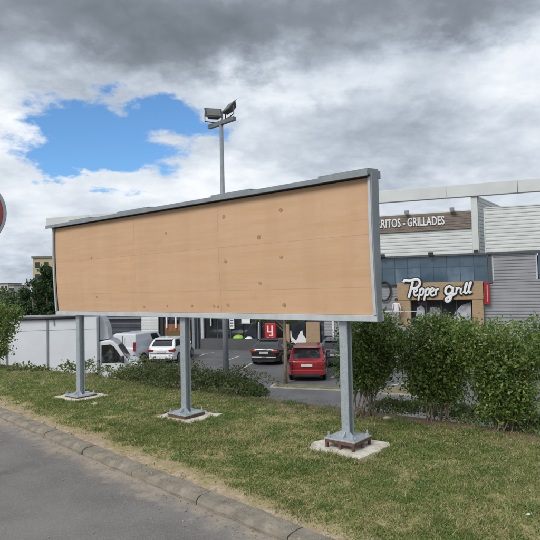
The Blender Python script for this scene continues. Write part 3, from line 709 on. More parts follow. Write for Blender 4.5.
far_tree(62, 266, 60, 2.2, 'dark tree half hidden behind the left end of the plywood', LEAF_DARK, .30, 6000)
far_tree(20, 296, 75, 2.6, 'small olive green tree under the pale houses, right one', LEAF_FAR, .38, 5000)
far_tree(6, 293, 85, 3.0, 'round olive tree above the leafy shrub at the far left', LEAF_FAR, .42, 5000)
far_tree(-12, 294, 80, 3.0, 'olive tree at the left picture edge under the pale house', LEAF_FAR, .42, 4000)
far_tree(14, 292, 125, 4.0, 'hazy tree in front of the pale far houses', LEAF_FAR, .6, 4000)

# ------------------------------------------------------------------ far buildings
def far_house(px0, px1, top_py, Y, depth, wall, roofm, label, floors, bays):
    a = at_depth(px0, top_py, Y); c = at_depth(px1, top_py, Y); w_ = c.x-a.x; h = a.z-LOT
    root = tag(empty('apartment_building', (a.x, Y, LOT)), label, 'building')
    MB().box(0, w_, 0, depth, 0, h).build('wall', wall, root)
    MB().box(-.3, w_+.3, -.3, depth+.3, h+.002, h+.5).build('roof', roofm, root)
    fh = 2.9
    for fl in range(floors):
        for bb in range(bays):
            x = w_*(bb+.5)/bays; z1 = h-.9-fl*fh
            if z1-1.5 < .4: continue
            wd = MB().box(x-.55, x+.55, -.03, .05, z1-1.5, z1).build('window', GLASSD, root)
            MB().box(x-.7, x+.7, -.12, -.032, z1-1.62, z1-1.51).build('sill', GALVL, wd)
far_house(33, 85, 258.5, 130, 14, pm('ochre_wall', (.50, .42, .24), (.44, .37, .21), .4, .9), pm('grey_roof', (.16, .18, .19), None, .6, .8), 'tall ochre apartment block with grey roof behind the dark tree', 6, 6)
far_house(-22, 8, 284.5, 260, 14, pm('pale_wall', (.52, .50, .47), (.46, .44, .42), .3, .9), pm('dark_roof', (.13, .13, .14), None, .6, .8), 'long pale far building with a flat dark roof at the left edge', 5, 8)
far_house(9, 14, 286, 240, 9, MATS['pale_wall'], MATS['dark_roof'], 'narrow grey far building next to the long pale one', 5, 2)
far_house(15, 22, 286.5, 300, 10, pm('cream_wall', (.58, .52, .43), (.52, .47, .39), .3, .9), pm('tile_roof', (.30, .17, .12), None, .6, .9), 'small cream far house left of the dark trees', 4, 2)

# ------------------------------------------------------------------ the retail building
FA = rad(19.4); F0 = Vector((15.88, 32.78, LOT)); FE = Vector((math.cos(FA), -math.sin(FA), 0)); FN = Vector((-math.sin(FA), -math.cos(FA), 0))
def fac(px, py, off=0.0):                              # pixel -> position along the facade, height above the car park
    d = ray(px, py); p0 = F0 + FN*off; q = Vector((p0.x, p0.y, 0)).dot(FN)/(d.x*FN.x+d.y*FN.y); p = d*q
    return (Vector((p.x, p.y, 0))-Vector((F0.x, F0.y, 0))).dot(FE), p.z+CAM_H-LOT
store = tag(empty('retail_building', F0, -FA), 'long retail building with white cladding, blue glass band and restaurant front', 'building')
WCL = pm('white_cladding', (.60, .625, .61), (.53, .555, .545), .8, .5)
GCL = pm('grey_cladding', (.31, .315, .335), (.26, .265, .28), .8, .5)
DCL = pm('dark_cladding', (.055, .06, .075), (.04, .045, .06), .8, .5)
BEAM = pm('beam_white', (.60, .62, .605), (.54, .56, .55), .6, .5)
BLUE = pm('blue_glass', (.04, .075, .11), (.07, .115, .16), .9, .12, spec=.8, lo=.3, hi=.7)
BLUE2 = pm('blue_glass_painted_reflection', (.125, .18, .235), (.055, .10, .15), 1.4, .12, spec=.8, lo=.3, hi=.7)  # pale blotches: cloud reflections painted into the colour of some lower panes
TAN = pm('tan_panel', (.38, .27, .16), (.32, .22, .125), 3, .6, stretch=(1, 1, 6))
WOODS = pm('brown_wood_sign', (.15, .118, .095), (.24, .20, .17), 3.5, .8, .2, stretch=(.5, 1, 9))
DFRAME = pm('dark_frame', (.06, .07, .08), (.08, .09, .10), 4, .5)
def clad(name, x0, x1, z0, z1, y, mat, pitch=.30, dep=.035, parent=None):
    pr = []; z = z0
    while z < z1-1e-4:
        for (t, q) in ((0, 0), (.12, -dep), (.62, -dep), (.74, 0)):
            zz_ = z+t*pitch
            if zz_ <= z1: pr.append((y+q, zz_))
        z += pitch
    pr.append((y, z1)); n = len(pr)
    vs = [(x0, *p) for p in pr]+[(x1, *p) for p in pr]+[(x0, y+.12, z0), (x0, y+.12, z1), (x1, y+.12, z0), (x1, y+.12, z1)]
    fs = [(i, i+1, n+i+1, n+i) for i in range(n-1)]
    fs += [(n-1, 2*n-1, 2*n+3, 2*n+1), (2*n, 2*n+1, 2*n+3, 2*n+2)]
    fs += [tuple(list(range(n))+[2*n+1, 2*n]), tuple(list(range(n, 2*n))+[2*n+3, 2*n+2])]
    return MB().add(vs, fs).build(name, mat, parent or store)
ZB0, ZB1 = 1.852-LOT, 3.54-LOT                         # blue band
sBl = -13.0; sBr = -2.46
core = MB().box(-36.0, 7.0, .45, 16, 0.0, 5.9).build('wall', DCL, store)
MB().box(-36.02, 7.02, .43, 16.02, 5.902, 6.0).build('roof', pm('roof_grey', (.22, .22, .22), None, 1, .9), store)
# upper white wall with the brown wooden sign board
clad('white_cladding', -30, -3.31, ZB1+.12, 9.05, .15, WCL, .235, .028)
sg = MB().box(-13.6, -3.36, .02, .11, 5.25-LOT, 6.36-LOT).build('sign_board', WOODS, store)
for q in range(1, 7):
    MB().box(-13.6, -3.36, .012, .0198, 5.25-LOT+q*.158-.006, 5.25-LOT+q*.158+.006).build('board_joint', pm('joint_dark', (.05, .04, .035), None, 5, .9), sg)
def text(body, x0, x1, z0, z1, y, mat, parent, name, depth=.03, bold=.02):
    cu = bpy.data.curves.new(name, 'FONT'); cu.body = body; cu.extrude = depth; cu.offset = bold; cu.resolution_u = 3
    o = bpy.data.objects.new(name, cu); COL.objects.link(o); bpy.context.view_layer.update()
    me = bpy.data.meshes.new_from_object(o.evaluated_get(bpy.context.evaluated_depsgraph_get())); bpy.data.objects.remove(o); bpy.data.curves.remove(cu)
    co = np.empty(len(me.vertices)*3); me.vertices.foreach_get('co', co); co = co.reshape(-1, 3); lo, hi = co.min(0), co.max(0)
    out = np.empty_like(co); out[:, 0] = x0+(co[:, 0]-lo[0])/(hi[0]-lo[0])*(x1-x0); out[:, 2] = z0+(co[:, 1]-lo[1])/(hi[1]-lo[1])*(z1-z0); out[:, 1] = y-co[:, 2]
    me.vertices.foreach_set('co', out.astype(np.float32).ravel()); me.materials.append(mat); me.name = name
    o = bpy.data.objects.new(name, me); COL.objects.link(o); o.parent = parent; return o
LETW = pm('letter_white', (.74, .745, .75), (.66, .665, .67), 2, .5)
xr = -4.93; full = 'BURRITOS - GRILLADES'
text(full, -9.80, xr, 5.57-LOT, 6.14-LOT, -.02, LETW, sg, 'lettering', .03, .018)
# pier, the slanted wall behind it, and the right-hand block
MB().box(-3.30, -2.93, -.05, .55, ZB1+.08, 7.25-LOT).build('pier', BEAM, store, bevel=.01)
MB().box(-3.24, -2.98, -.16, -.052, ZB1+.10, ZB1+.32).build('spotlight', BLACKP, store)
a = at_depth(478, 196, 33.95); c = at_depth(505.5, 208, 39.6)
def to_local(p): q = Vector((p.x, p.y, 0))-Vector((F0.x, F0.y, 0)); return q.dot(FE), -q.dot(FN)
(ax, ay), (cx, cy) = to_local(a), to_local(c)
slw = clad('slanted_cladding', 0, math.hypot(cx-ax, cy-ay), 0, a.z-LOT-(ZB1+.1), 0, WCL, .235, .028)
slw.location = (ax, ay, ZB1+.1); slw.rotation_euler = (0, 0, math.atan2(cy-ay, cx-ax))
clad('white_cladding', -2.54, 7.0, ZB1+.12, 6.40-LOT, -.12, WCL, .235, .028)
MB().box(-2.60, -2.542, -.17, .1, ZB1+.12, 6.44-LOT).build('corner_trim', BEAM, store)
MB().box(-2.54, 7.0, -.18, .1, 6.402-LOT, 6.47-LOT).build('coping', BEAM, store)
# long white beam, segment after segment
xs = [-36.4, -32.2, -27.9, -23.6, -19.3, -15.0, -10.7, -4.75, -.62, 3.6, 7.8]
for x0, x1 in zip(xs[:-1], xs[1:]):
    MB().box(x0+.012, x1-.012, -.2, .25, 7.252-LOT, 8.02-LOT).build('roof_beam', BEAM, store, bevel=.012)
for x in (-36.0, -27.9, -19.3, -10.9, 6.5):
    MB().box(x-.15, x+.15, .26, .6, 5.8, 7.6-LOT).build('beam_post', BEAM, store)
# blue glass band: panes and mullions
MB().box(sBl, 7.0, -.20, .16, ZB1, ZB1+.118).build('band_cap', DFRAME, store)
MB().box(sBl, sBr, -.10, .40, ZB0-.10, ZB0-.002).build('band_sill', DFRAME, store)
n = 13; pw = (sBr-sBl)/n
for i in range(n):
    x0 = sBl+i*pw
    MB().box(x0+.0145, x0+pw-.0145, -.02+random.uniform(-.004, .004), .02, ZB0, ZB0+.98).build('pane', [BLUE, BLUE2, BLUE2, BLUE][(i*7) % 4], store)
    MB().box(x0+.0145, x0+pw-.0145, -.02, .02, ZB0+1.02, ZB1-.002).build('pane', BLUE, store)
    MB().box(x0-.014, x0+.014, -.028, .06, ZB0, ZB1-.003).build('mullion', pm('mullion_blue', (.035, .055, .075), None, 3, .4), store)
MB().box(sBl, sBr, -.032, .05, ZB0+.982, ZB0+1.018).build('transom', DFRAME, store)
for px, py in ((383, 257), (431, 253.5)):
    s, h = fac(px, py); MB().box(s-.16, s+.16, -.42, -.2, ZB1+.05, ZB1+.28).build('spotlight', BLACKP, store, bevel=.02)
for px, py in ((407, 211), (452, 209)):
    s, h = fac(px, py); MB().box(s-.14, s+.14, -.35, -.06, 6.37-LOT, 6.60-LOT).build('spotlight', GALVD, store, bevel=.02)
MB().box(sBr+.001, fac(492, 268)[0]-.002, -.06, .2, ZB0-.10, ZB1-.005).build('band_end_post', DFRAME, store)
# framed grey panel at the right and the grey corrugated wall below it
x0, x1 = fac(492, 268)[0], fac(537.5, 268)[0]
clad('grey_panel', x0+.09, x1-.09, ZB0+.08, ZB1-.09, .0, GCL, .20, .035)
MB().box(x0, x1, -.03, .05, ZB1-.088, ZB1-.004).build('panel_frame', GALVL, store)
MB().box(x0, x0+.088, -.028, .05, ZB0+.08, ZB1-.09).build('panel_frame', GALVL, store); MB().box(x1-.088, x1, -.028, .05, ZB0+.08, ZB1-.09).build('panel_frame', GALVL, store)
MB().box(x1+.05, 7.0, -.02, .02, ZB0+.1, ZB1-.004).build('pane', BLUE, store)
clad('grey_cladding', sBr+.02, 7.0, 0.0, ZB0+.078, .02, GCL, .20, .035)
clad('grey_cladding', -2.80, sBr+.018, 0.0, ZB0-.11, .02, GCL, .20, .035)
clad('grey_cladding', -13.0, -7.96, 1.0, ZB0-.11, .1, GCL, .20, .035)
# restaurant front: tan portal, dark glazing with prints, lettering
pxl, pxr = -7.96, -2.82; pil, pir = -7.17, -3.45; ztop = 1.90-LOT; zin = .79-LOT; zter = -.84-LOT
MB().box(pxl, pil, -.42, .3, 0, zin).build('portal_column', TAN, store); MB().box(pir, pxr, -.42, .3, 0, zin).build('portal_column', TAN, store)
port = MB().box(pxl-.02, pxr+.02, -.45, .3, zin+.002, ztop).build('portal_fascia', TAN, store)
for j in range(4):
    w_ = (pir-pil)/4; g = MB().box(pil+j*w_+.03, pil+(j+1)*w_-.03, .1, .14, zter, zin).build('shop_window', GLASSD, store)
    MB().box(pil+j*w_-.03, pil+j*w_+.03, .06, .16, zter, zin-.002).build('window_frame', DFRAME, g)
def poly_part(pts, y0, y1, name, mat, parent):
    return MB().prism(pts, 'y', y0, y1).build(name, mat, parent)
def ppoly(pix, off): return [fac(px, py, off) for px, py in pix]
poly_part(ppoly([(452, 322), (455, 312), (462, 305), (471, 302), (471.3, 322)], -.09), .085, .095, 'window_print', pm('print_pale', (.45, .47, .50), (.25, .27, .30), 2, .5), store)
poly_part(ppoly([(415, 322), (417, 308), (421, 305), (424, 308), (426, 322)], -.09), .085, .095, 'window_print', MATS['print_pale'], store)
poly_part(ppoly([(430, 322), (430, 307), (440, 308), (440, 322)], -.09), .085, .095, 'window_print', pm('print_grey', (.30, .32, .34), (.08, .09, .10), 9, .5), store)
poly_part(ppoly([(418, 304), (418, 301.5), (428, 301.5), (426, 306)], -.09), .085, .095, 'window_print', pm('print_plum', (.20, .05, .09), (.10, .04, .05), 9, .5), store)
# red hanging sign with pale strip
x0, z1 = fac(483.5, 282.5, .3); x1, z0 = fac(490, 304, .3)
rs = MB().box(x0, x1, -.35, -.1, z0, z1).build('red_sign', SIGNRED, store)
MB().box(x1-.16, x1-.10, -.356, -.3505, z0+.15, z1-.15).build('pale_strip', pm('strip_pink', (.55, .30, .30), None, 4, .5), rs)
for q in range(6): MB().box(x0+.06, x1-.18, -.356, -.3505, z0+.15+q*.18, z0+.22+q*.18).build('mark', pm('sign_red_dark', (.2, .008, .012), None, 4, .5), rs)
# round black ring sign beside the portal
s, h = fac(384.3, 291); rg = MB(); ringp = [(s+.42*math.cos(t), -.1, h+.62*math.sin(t)) for t in np.linspace(0, 2*math.pi, 33)]
rg.tube(ringp, .06, 8, cap=False).build('ring_sign', BLACKP, store, smooth=True)
# script lettering: white strokes on black backing, in pixel units along the portal
def catmull(P_, n=6):
    P_ = [Vector((p[0], p[1])) for p in P_]; Q = [P_[0]]+P_+[P_[-1]]; out = []
    for i in range(1, len(Q)-2):
        for t in np.linspace(0, 1, n, endpoint=False):
            a_, b_, c_, d_ = Q[i-1], Q[i], Q[i+1], Q[i+2]
            out.append(.5*((2*b_)+(c_-a_)*t+(2*a_-5*b_+4*c_-d_)*t*t+(3*b_-a_-3*c_+d_)*t**3))
    out.append(Q[-2]); return out
def ch_e(x): return [(x-1.2, 292.2), (x+1.6, 291.4), (x+2.7, 289.6), (x+1.4, 288.2), (x-.2, 289.8), (x-.4, 293.6), (x+1.0, 295.8), (x+3.4, 294.6)]
def ch_p(x): return [(x+.2, 289.0), (x-.6, 294), (x-1.8, 300.5)], [(x-.2, 291.6), (x+1.6, 288.6), (x+3.4, 289.6), (x+3.0, 293.6), (x+1.0, 295.4), (x-.4, 294.2)]
strokes = [[(403.6, 282.2), (405.2, 280.6), (410, 281.0), (414.5, 279.6)],
           [(413.0, 281.5), (412.0, 286), (410.4, 292), (408.8, 298.0)],
           [(412.6, 280.6), (416.4, 279.4), (419.6, 281.2), (419.6, 285.2), (416.0, 288.4), (411.6, 288.6)],
           ch_e(414.6), *ch_p(420.2), *ch_p(426.0), ch_e(431.2),
           [(436.2, 289.0), (435.6, 295.4)], [(435.8, 292), (437.2, 289.4), (439.2, 289.2)],
           [(452.4, 288.6), (449.6, 286.6), (446.2, 288.6), (445.8, 292.6), (448.6, 294.6), (451.8, 292.4)],
           [(453.0, 286.8), (452.2, 293), (450.2, 299.6), (447.4, 301.6), (446.0, 299.4), (450, 296.6), (455.4, 293.6)],
           [(455.6, 288.4), (456.6, 288.8), (456.0, 294.2)], [(456.2, 291), (458.0, 288.2), (459.8, 288.6)],
           [(461.2, 288.2), (460.6, 293.0), (462.4, 293.8)], [(461.7, 284.8), (462.0, 285.2)],
           [(463.4, 293), (465.6, 288), (467.2, 283.2), (465.8, 284), (464.8, 290), (465.6, 293.4), (467.4, 292.4)],
           [(467.6, 292.4), (469.8, 287), (471.2, 282.4), (469.8, 283.4), (468.8, 289.4), (469.6, 292.8), (471.6, 291.4)]]
FD = Vector((0, 1, 0))
for si, st in enumerate(strokes):
    thick = .082 if si in (0, 1, 2, 11, 12) else .058
    pts = [fac(q.x, q.y, .5) for q in catmull(st)]
    MB().tube([(p[0], -.52, p[1]) for p in pts], thick+.075, 8, flat=FD).build('letter_backing', BLACKP, port, smooth=True)
    MB().tube([(p[0], -.60, p[1]) for p in pts], thick, 8, flat=FD).build('letter_stroke', LETW, port, smooth=True)
# raised terrace with a railing in front of the restaurant
ter = MB().box(-9.6, -2.6, -2.6, .4, 0, zter).build('terrace', pm('terrace_concrete', (.30, .29, .28), (.24, .235, .225), 2, .9), store)
MB().tube([(-9.5, -2.5, zter+1.0), (-6.3, -2.5, zter+1.0)], .03, 8).build('handrail', GALVL, ter)
MB().tube([(-9.5, -2.5, zter+.55), (-6.3, -2.5, zter+.55)], .015, 6).build('rail', GALVL, ter)
for q in range(5):
    MB().tube([(-9.5+q*.8, -2.5, zter), (-9.5+q*.8, -2.5, zter+1.0)], .022, 6).build('baluster', GALVL, ter)
# shop fronts under the billboard
def front(px0, px1, py0, py1, y, t, name, mat, parent=None):
    a_, z1_ = fac(px0, py0, -y); c_, z0_ = fac(px1, py1, -y); return MB().box(a_, c_, y, y+t, max(z0_, 0), z1_).build(name, mat, parent or store)
TOPZ = 300
x0, x1 = fac(96, 325)[0], fac(140, 325)[0]; clad('dark_cladding', x0, x1, 0, 3.6, .25, DCL, .5, .02)
MB().box(x0, x1, .05, .3, 2.22, 2.32).build('dark_rail', GALVD, store)
x0, x1 = fac(140, 325)[0], fac(157, 325)[0]; clad('white_cladding', x0+.02, x1, 0, 3.6, .18, WCL, .235, .028)
OR = pm('rust_orange_display', (.20, .07, .035), (.33, .13, .05), 3, .8)
front(157, 164, TOPZ, 352, .35, .05, 'doorway', BLACKP); front(164, 192, 320, 352, .30, .05, 'shop_window', GLASSD)
front(164.5, 182, 324, 331, .22, .06, 'orange_display', OR); front(164.5, 191, 331, 349, .20, .06, 'hedge_print', pm('brown_green', (.10, .09, .035), (.17, .10, .04), 5, .9))
for px in (166.2, 175.5): front(px-.9, px+.9, TOPZ, 328, .10, .08, 'white_post', WHITEP)
for px, wd, mt_ in ((193, 1.6, GALVD), (197.5, 1.2, DFRAME), (202, 1.7, GALVL), (258.8, 1.0, GALVL), (333, 1.4, WHITEP)):
    front(px-wd, px+wd, TOPZ, 350, -.02, .16, 'front_post', mt_)
n = 4
for j in range(n):
    a_, c_ = 203.8+j*13.3, 203.8+(j+1)*13.3; w0 = front(a_+.3, c_-.3, TOPZ, 338.8, .22, .04, 'shop_window', GLASSD); front(c_-.3, c_+.3, TOPZ, 338.8, .16, .1, 'window_frame', GALVD, w0)
front(200.5, 257.5, 338.8, 352, -.45, .65, 'plinth', pm('plinth_grey', (.085, .09, .095), (.07, .074, .078), 1, .7))
front(209.6, 211.4, TOPZ, 326, .05, .06, 'white_post', GALVL)
pn = front(229.2, 234.2, TOPZ, 328.5, .12, .03, 'white_panel', WHITEP)
for q in range(3): front(230.2, 233.2, 319.5+q*3, 320.7+q*3, .112, .006, 'dark_mark', DFRAME, pn)
front(241, 250, TOPZ, 323.5, .10, .03, 'white_panel', WHITEP)
# lime chair and white table on the plinth edge of the shop window
LIME = pm('lime_green', (.26, .50, .05), (.22, .43, .04), 4, .5)
def cushion(name, px, w2, dd, hh, mat, label, cat):
    x = fac(px, 339, .15)[0]; zp = fac(px, 338.8, -.02)[1]
    o = MB(); vs = []
    for (k_, z) in ((.80, 0), (1.0, .22), (.98, .5), (.8, .82), (.42, 1.0)):
        for q in range(14):
            t = 2*math.pi*q/14; back = 1+.45*max(0, math.sin(t))*(z > .4); vs.append((w2*k_*math.copysign(abs(math.cos(t))**.7, math.cos(t)), dd*k_*math.copysign(abs(math.sin(t))**.7, math.sin(t)), hh*z*back))
    o.add(vs, [(i_*14+q, i_*14+(q+1) % 14, (i_+1)*14+(q+1) % 14, (i_+1)*14+q) for i_ in range(4) for q in range(14)]+[tuple(range(56, 70)), tuple(range(14))])
    ob = o.build(name, mat, smooth=True, subsurf=1); ob.location = F0+FE*x+FN*.22+Vector((0, 0, zp)); ob.rotation_euler = (0, 0, -FA)
    return tag(ob, label, cat)
cushion('beanbag', 238.6, .42, .19, .24, LIME, 'lime green beanbag on the ledge of the grey shop front', 'beanbag')
cushion('cushion', 249, .30, .17, .13, WHITEP, 'white cushion right of the lime beanbag on the ledge', 'cushion')
# red box sign with a white mark
front(260, 285, TOPZ, 350, .30, .05, 'shop_window', GLASSD)
x0, z1 = fac(265, 323.5, .6); x1, z0 = fac(276.3, 341, .6)
rb = tag(empty('box_sign', F0+FE*((x0+x1)/2)+FN*.6, -FA), 'red box sign with white symbol standing behind the black car', 'sign')
w_ = (x1-x0)/2; MB().box(-w_, w_, -.1, .1, z0, z1).build('red_box', pm('box_red', (.52, .015, .02), (.46, .012, .018), 4, .4), rb, bevel=.015)
MB().box(-.06, .06, -.06, .06, 0, z0).build('stand', BLACKP, rb); MB().box(-.3, .3, -.2, .2, 0, .04).build('foot', BLACKP, rb)
H_ = z1-z0
for (u0, u1, v0, v1) in ((-.28, -.14, .56, .88), (.12, .27, .30, .88), (-.28, .119, .50, .559), (-.10, .119, .30, .36)):
    MB().box(u0*w_*2, u1*w_*2, -.108, -.1005, z0+v0*H_, z0+v1*H_).build('symbol', WHITEP, rb)
MB().box(-.2*w_*2, .2*w_*2, -.108, -.1005, z0+.12*H_, z0+.15*H_).build('symbol', WHITEP, rb)
# second tan portal with white print
front(284.5, 289.5, 324, 351, .05, .15, 'portal_column', TAN); front(289.5, 306, TOPZ, 351, .25, .05, 'shop_window', GLASSD)
poly_part(ppoly([(288.5, 331), (291, 330.5), (292, 337), (296, 340.5), (298, 337), (300.5, 331), (302.3, 330.5), (302.8, 335), (306, 338.5), (306.2, 345), (300, 350), (296, 344), (291, 341)], -.22), .235, .245, 'window_print', WHITEP, store)
front(305.8, 320, 322, 351, .0, .2, 'portal_column', TAN)
MB().box(fac(284, 320)[0], fac(320.3, 320)[0], -.05, .2, 2.55, 3.4).build('portal_fascia', TAN, store)
front(320.5, 331.4, TOPZ, 351, .25, .05, 'shop_window', pm('navy_glass', (.025, .04, .06), (.05, .07, .10), 2, .1))
front(334.8, 398, TOPZ, 351, .22, .05, 'shop_window', GLASSD)
for px in (345, 357, 369, 381): front(px-.5, px+.5, TOPZ, 351, .15, .1, 'window_frame', GALVD)

# ------------------------------------------------------------------ car park markings, islands
def lot_line(px0, py0, px1, py1, wd):
    a_, c_ = on_level(px0, py0, LOT+.005), on_level(px1, py1, LOT+.005); d = (c_-a_).normalized(); n_ = Vector((-d.y, d.x, 0))*wd/2
    struct(MB().add([a_-n_, c_-n_, c_+n_, a_+n_], [(0, 1, 2, 3)]).build('parking_line', LINEW))
for L_ in ((202, 354, 214, 352.5, .12), (229, 359.5, 240, 356, .12), (206, 353.2, 199, 356.5, .12), (391, 385.5, 407, 382.5, .13), (240, 370, 252, 363, .12), (340, 372, 331, 378, .12), (522, 376, 545, 372, .12), (470, 372, 474, 380, .12)):
    lot_line(*L_)
ISK = pm('island_kerb', (.40, .38, .34), (.30, .285, .26), 6, .9)
ISG = pm('island_grass', (.12, .125, .055), (.22, .18, .11), 3, .95, .8)
def island(pix, name):
    P_ = [on_level(px, py, LOT) for px, py in pix]; c = sum(P_, Vector())/len(P_)
    k = struct(MB().hull([(p.x, p.y, LOT-.02) for p in P_], [(p.x, p.y, LOT+.06) for p in P_]).build('kerbed_island', ISK))
    q = [c.lerp(p, .93) for p in P_]; struct(MB().hull([(p.x, p.y, LOT+.0605) for p in q], [(p.x, p.y, LOT+.08) for p in q]).build('island_grass', ISG))
island([(378, 394.5), (400, 395), (424, 398), (434, 396), (426, 391), (409, 386.5), (388, 388.5)], 'a')
island([(270, 387.6), (300, 389.2), (372, 392), (374, 390), (300, 386.2), (274, 385)], 'b')

# ------------------------------------------------------------------ vehicles
def lerp(a_, b_, t): return a_+(b_-a_)*t
def car(name, loc, yaw, paint, label, cat='car', L=4.2, W=1.78, H=1.47, belt=.92, hood=.95, sill=.22, rear_top=.95,
        gb=(-1.95, 1.05), gr=(-1.55, .10), roofw=.60, wheel=.32, glass_sides=((.06, .48), (.52, .92)), rear_glass=True, dark_bumper=.0, tail='wrap', van=False, group=None):
    """x forward, y left; origin on the ground under the middle of the car"""
    root = tag(empty(name, loc, yaw), label, cat, group)
    hl = L/2; hw = W/2
    st = [(-hl, sill+.12, rear_top-.16, .80), (-hl+.06, sill+.04, rear_top-.05, .90), (-hl+.22, sill, rear_top, .97), (-hl*.5, sill-.02, belt+.01, 1.0), (0, sill-.02, belt, 1.0),
          (hl*.42, sill-.02, belt, 1.0), (hl*.55, sill-.01, hood, .99), (hl*.82, sill, hood-.10, .95), (hl-.12, sill+.02, hood-.22, .84), (hl, sill+.1, hood-.36, .70)]
    vs = []
    for (x, z0, z1, k_) in st:
        w_ = hw*k_; half = [(0, z0), (w_*.86, z0), (w_*.97, z0+.10), (w_, lerp(z0, z1, .5)), (w_*.985, z1-.10), (w_*.93, z1-.02), (w_*.6, z1+.015), (0, z1+.02)]
        ring = half + [(-a_, b_) for a_, b_ in reversed(half[1:-1])]
        vs += [(x, y, z) for y, z in ring]
    n_ = 14; ns = len(st); fs = [(i*n_+j, i*n_+(j+1) % n_, (i+1)*n_+(j+1) % n_, (i+1)*n_+j) for i in range(ns-1) for j in range(n_)]
    fs += [tuple(reversed(range(n_))), tuple(range((ns-1)*n_, ns*n_))]
    body = MB().add(vs, fs).build('body', paint, root, smooth=True, subsurf=1)
    # greenhouse
    wb = hw*.93; wr = hw*roofw*1.25 if not van else hw*.86
    zb = belt-.03; zt = H-.07
    lv = [(zb, gb[0], gb[1], wb), (lerp(zb, zt, .5), lerp(gb[0], gr[0], .42), lerp(gb[1], gr[1], .48), lerp(wb, wr, .42)), (zt, gr[0], gr[1], wr), (H-.015, gr[0]+.12, gr[1]-.14, wr-.11), (H, gr[0]+.4, gr[1]-.4, wr-.35)]
    vs = []
    for (z, xa, xb, y) in lv: vs += [(xa, -y, z), (xb, -y, z), (xb, y, z), (xa, y, z)]
    fs = [(i*4+j, i*4+(j+1) % 4, (i+1)*4+(j+1) % 4, (i+1)*4+j) for i in range(len(lv)-1) for j in range(4)]+[(16, 17, 18, 19)]
    MB().add(vs, fs).build('cabin', paint, root, smooth=True, bevel=.05)
    COL.objects[-1].modifiers.new('wn', 'WEIGHTED_NORMAL')
    def face(j, u0, u1, v0, v1, off, name_, mt_):
        # j: 0 right side, 1 front, 2 left side, 3 rear; a pane laid on the cabin surface in two steps of height
        def pt(u, v):
            i, t = (0, v/.5) if v <= .5 else (1, (v-.5)/.5)
            def cor(i_, c_): z, xa, xb, y = lv[i_]; return Vector([(xa, -y, z), (xb, -y, z), (xb, y, z), (xa, y, z)][c_])
            a_ = cor(i, j).lerp(cor(i, (j+1) % 4), u); b_ = cor(i+1, j).lerp(cor(i+1, (j+1) % 4), u); return a_.lerp(b_, t)
        nrm = (pt(u1, .5)-pt(u0, .5)).cross(pt(u0, .98)-pt(u0, .02)).normalized()
        b_ = MB(); rows_ = [v0, .5, v1] if v0 < .5 < v1 else [v0, v1]; vs_ = []
        us = np.linspace(u0, u1, 5)
        for v in rows_:
            for k_, u in enumerate(us): vs_.append(pt(float(u), v)+nrm*off)
        nu = len(us); o_ = len(vs_)
        vs_ += [v-nrm*(off+.012) for v in vs_]
        fs_ = []
        for r_ in range(len(rows_)-1):
            for k_ in range(nu-1): fs_.append((r_*nu+k_, r_*nu+k_+1, (r_+1)*nu+k_+1, (r_+1)*nu+k_))
        rim_ = list(range(nu))+[r_*nu+nu-1 for r_ in range(1, len(rows_))]+[(len(rows_)-1)*nu+k_ for k_ in range(nu-2, -1, -1)]+[r_*nu for r_ in range(len(rows_)-2, 0, -1)]
        for q in range(len(rim_)): a_, c_ = rim_[q], rim_[(q+1) % len(rim_)]; fs_.append((a_, c_, c_+o_, a_+o_))
        return b_.add(vs_, fs_).build(name_, mt_, root, smooth=False)
    for (u0, u1) in glass_sides:
        face(0, u0, u1, .12, .90, .006, 'side_window', CARGLASS); face(2, 1-u1, 1-u0, .12, .90, .006, 'side_window', CARGLASS)
    face(1, .05, .95, .08, .93, .006, 'windscreen', CARGLASS)
    if rear_glass: face(3, .10, .90, .16, .90, .006, 'rear_window', CARGLASS)
    # seams, spoiler, wiper
    for sy in (-1, 1):
        for xx in ((-.62, .38, 1.2) if not van else (.25, 1.3)):
            MB().box(xx-.006, xx+.006, sy*(hw-.03)-.034, sy*(hw-.03)+.034, sill+.14, belt-.06).build('door_seam', BLACKP, root)
    if rear_glass:
        MB().hull([(gr[0]-.16, -wr*.86, zt-.03), (gr[0]-.16, wr*.86, zt-.03), (gr[0]+.10, wr*.9, zt+.035), (gr[0]+.10, -wr*.9, zt+.035)],
                  [(gr[0]-.17, -wr*.86, zt+.0), (gr[0]-.17, wr*.86, zt+.0), (gr[0]+.10, wr*.9, zt+.052), (gr[0]+.10, -wr*.9, zt+.052)]).build('spoiler', paint, root, bevel=.01)
        MB().box(-hl-.028, -hl+.06, -hw*.80, hw*.80, rear_top-.385, rear_top-.375).build('tailgate_seam', BLACKP, root)
    # rear: lights, plate, bumper
    xr_ = -hl
    RED = pm('tail_red', (.36, .02, .02), (.22, .010, .010), 8, .2, coat=.5)
    for sy in (-1, 1):
        if tail == 'wrap':
            pts = [(sy*hw*.93, rear_top-.28), (sy*hw*.93, rear_top-.12), (sy*hw*.52, rear_top-.15), (sy*hw*.56, rear_top-.27)]
            MB().hull([(xr_-.02, y, z) for y, z in pts], [(xr_+.26, y*1.02, z) for y, z in pts]).build('tail_light', RED, root, bevel=.01)
        else:
            MB().box(xr_-.03, xr_+.12, sy*hw*.86-.06, sy*hw*.86+.06, belt-.22, belt+.30).build('tail_light', RED, root, bevel=.015)
        MB().box(hl-.18, hl-.05, sy*hw*.62-.15, sy*hw*.62+.15, hood-.34, hood-.22).build('headlight', RIMM, root, bevel=.02)
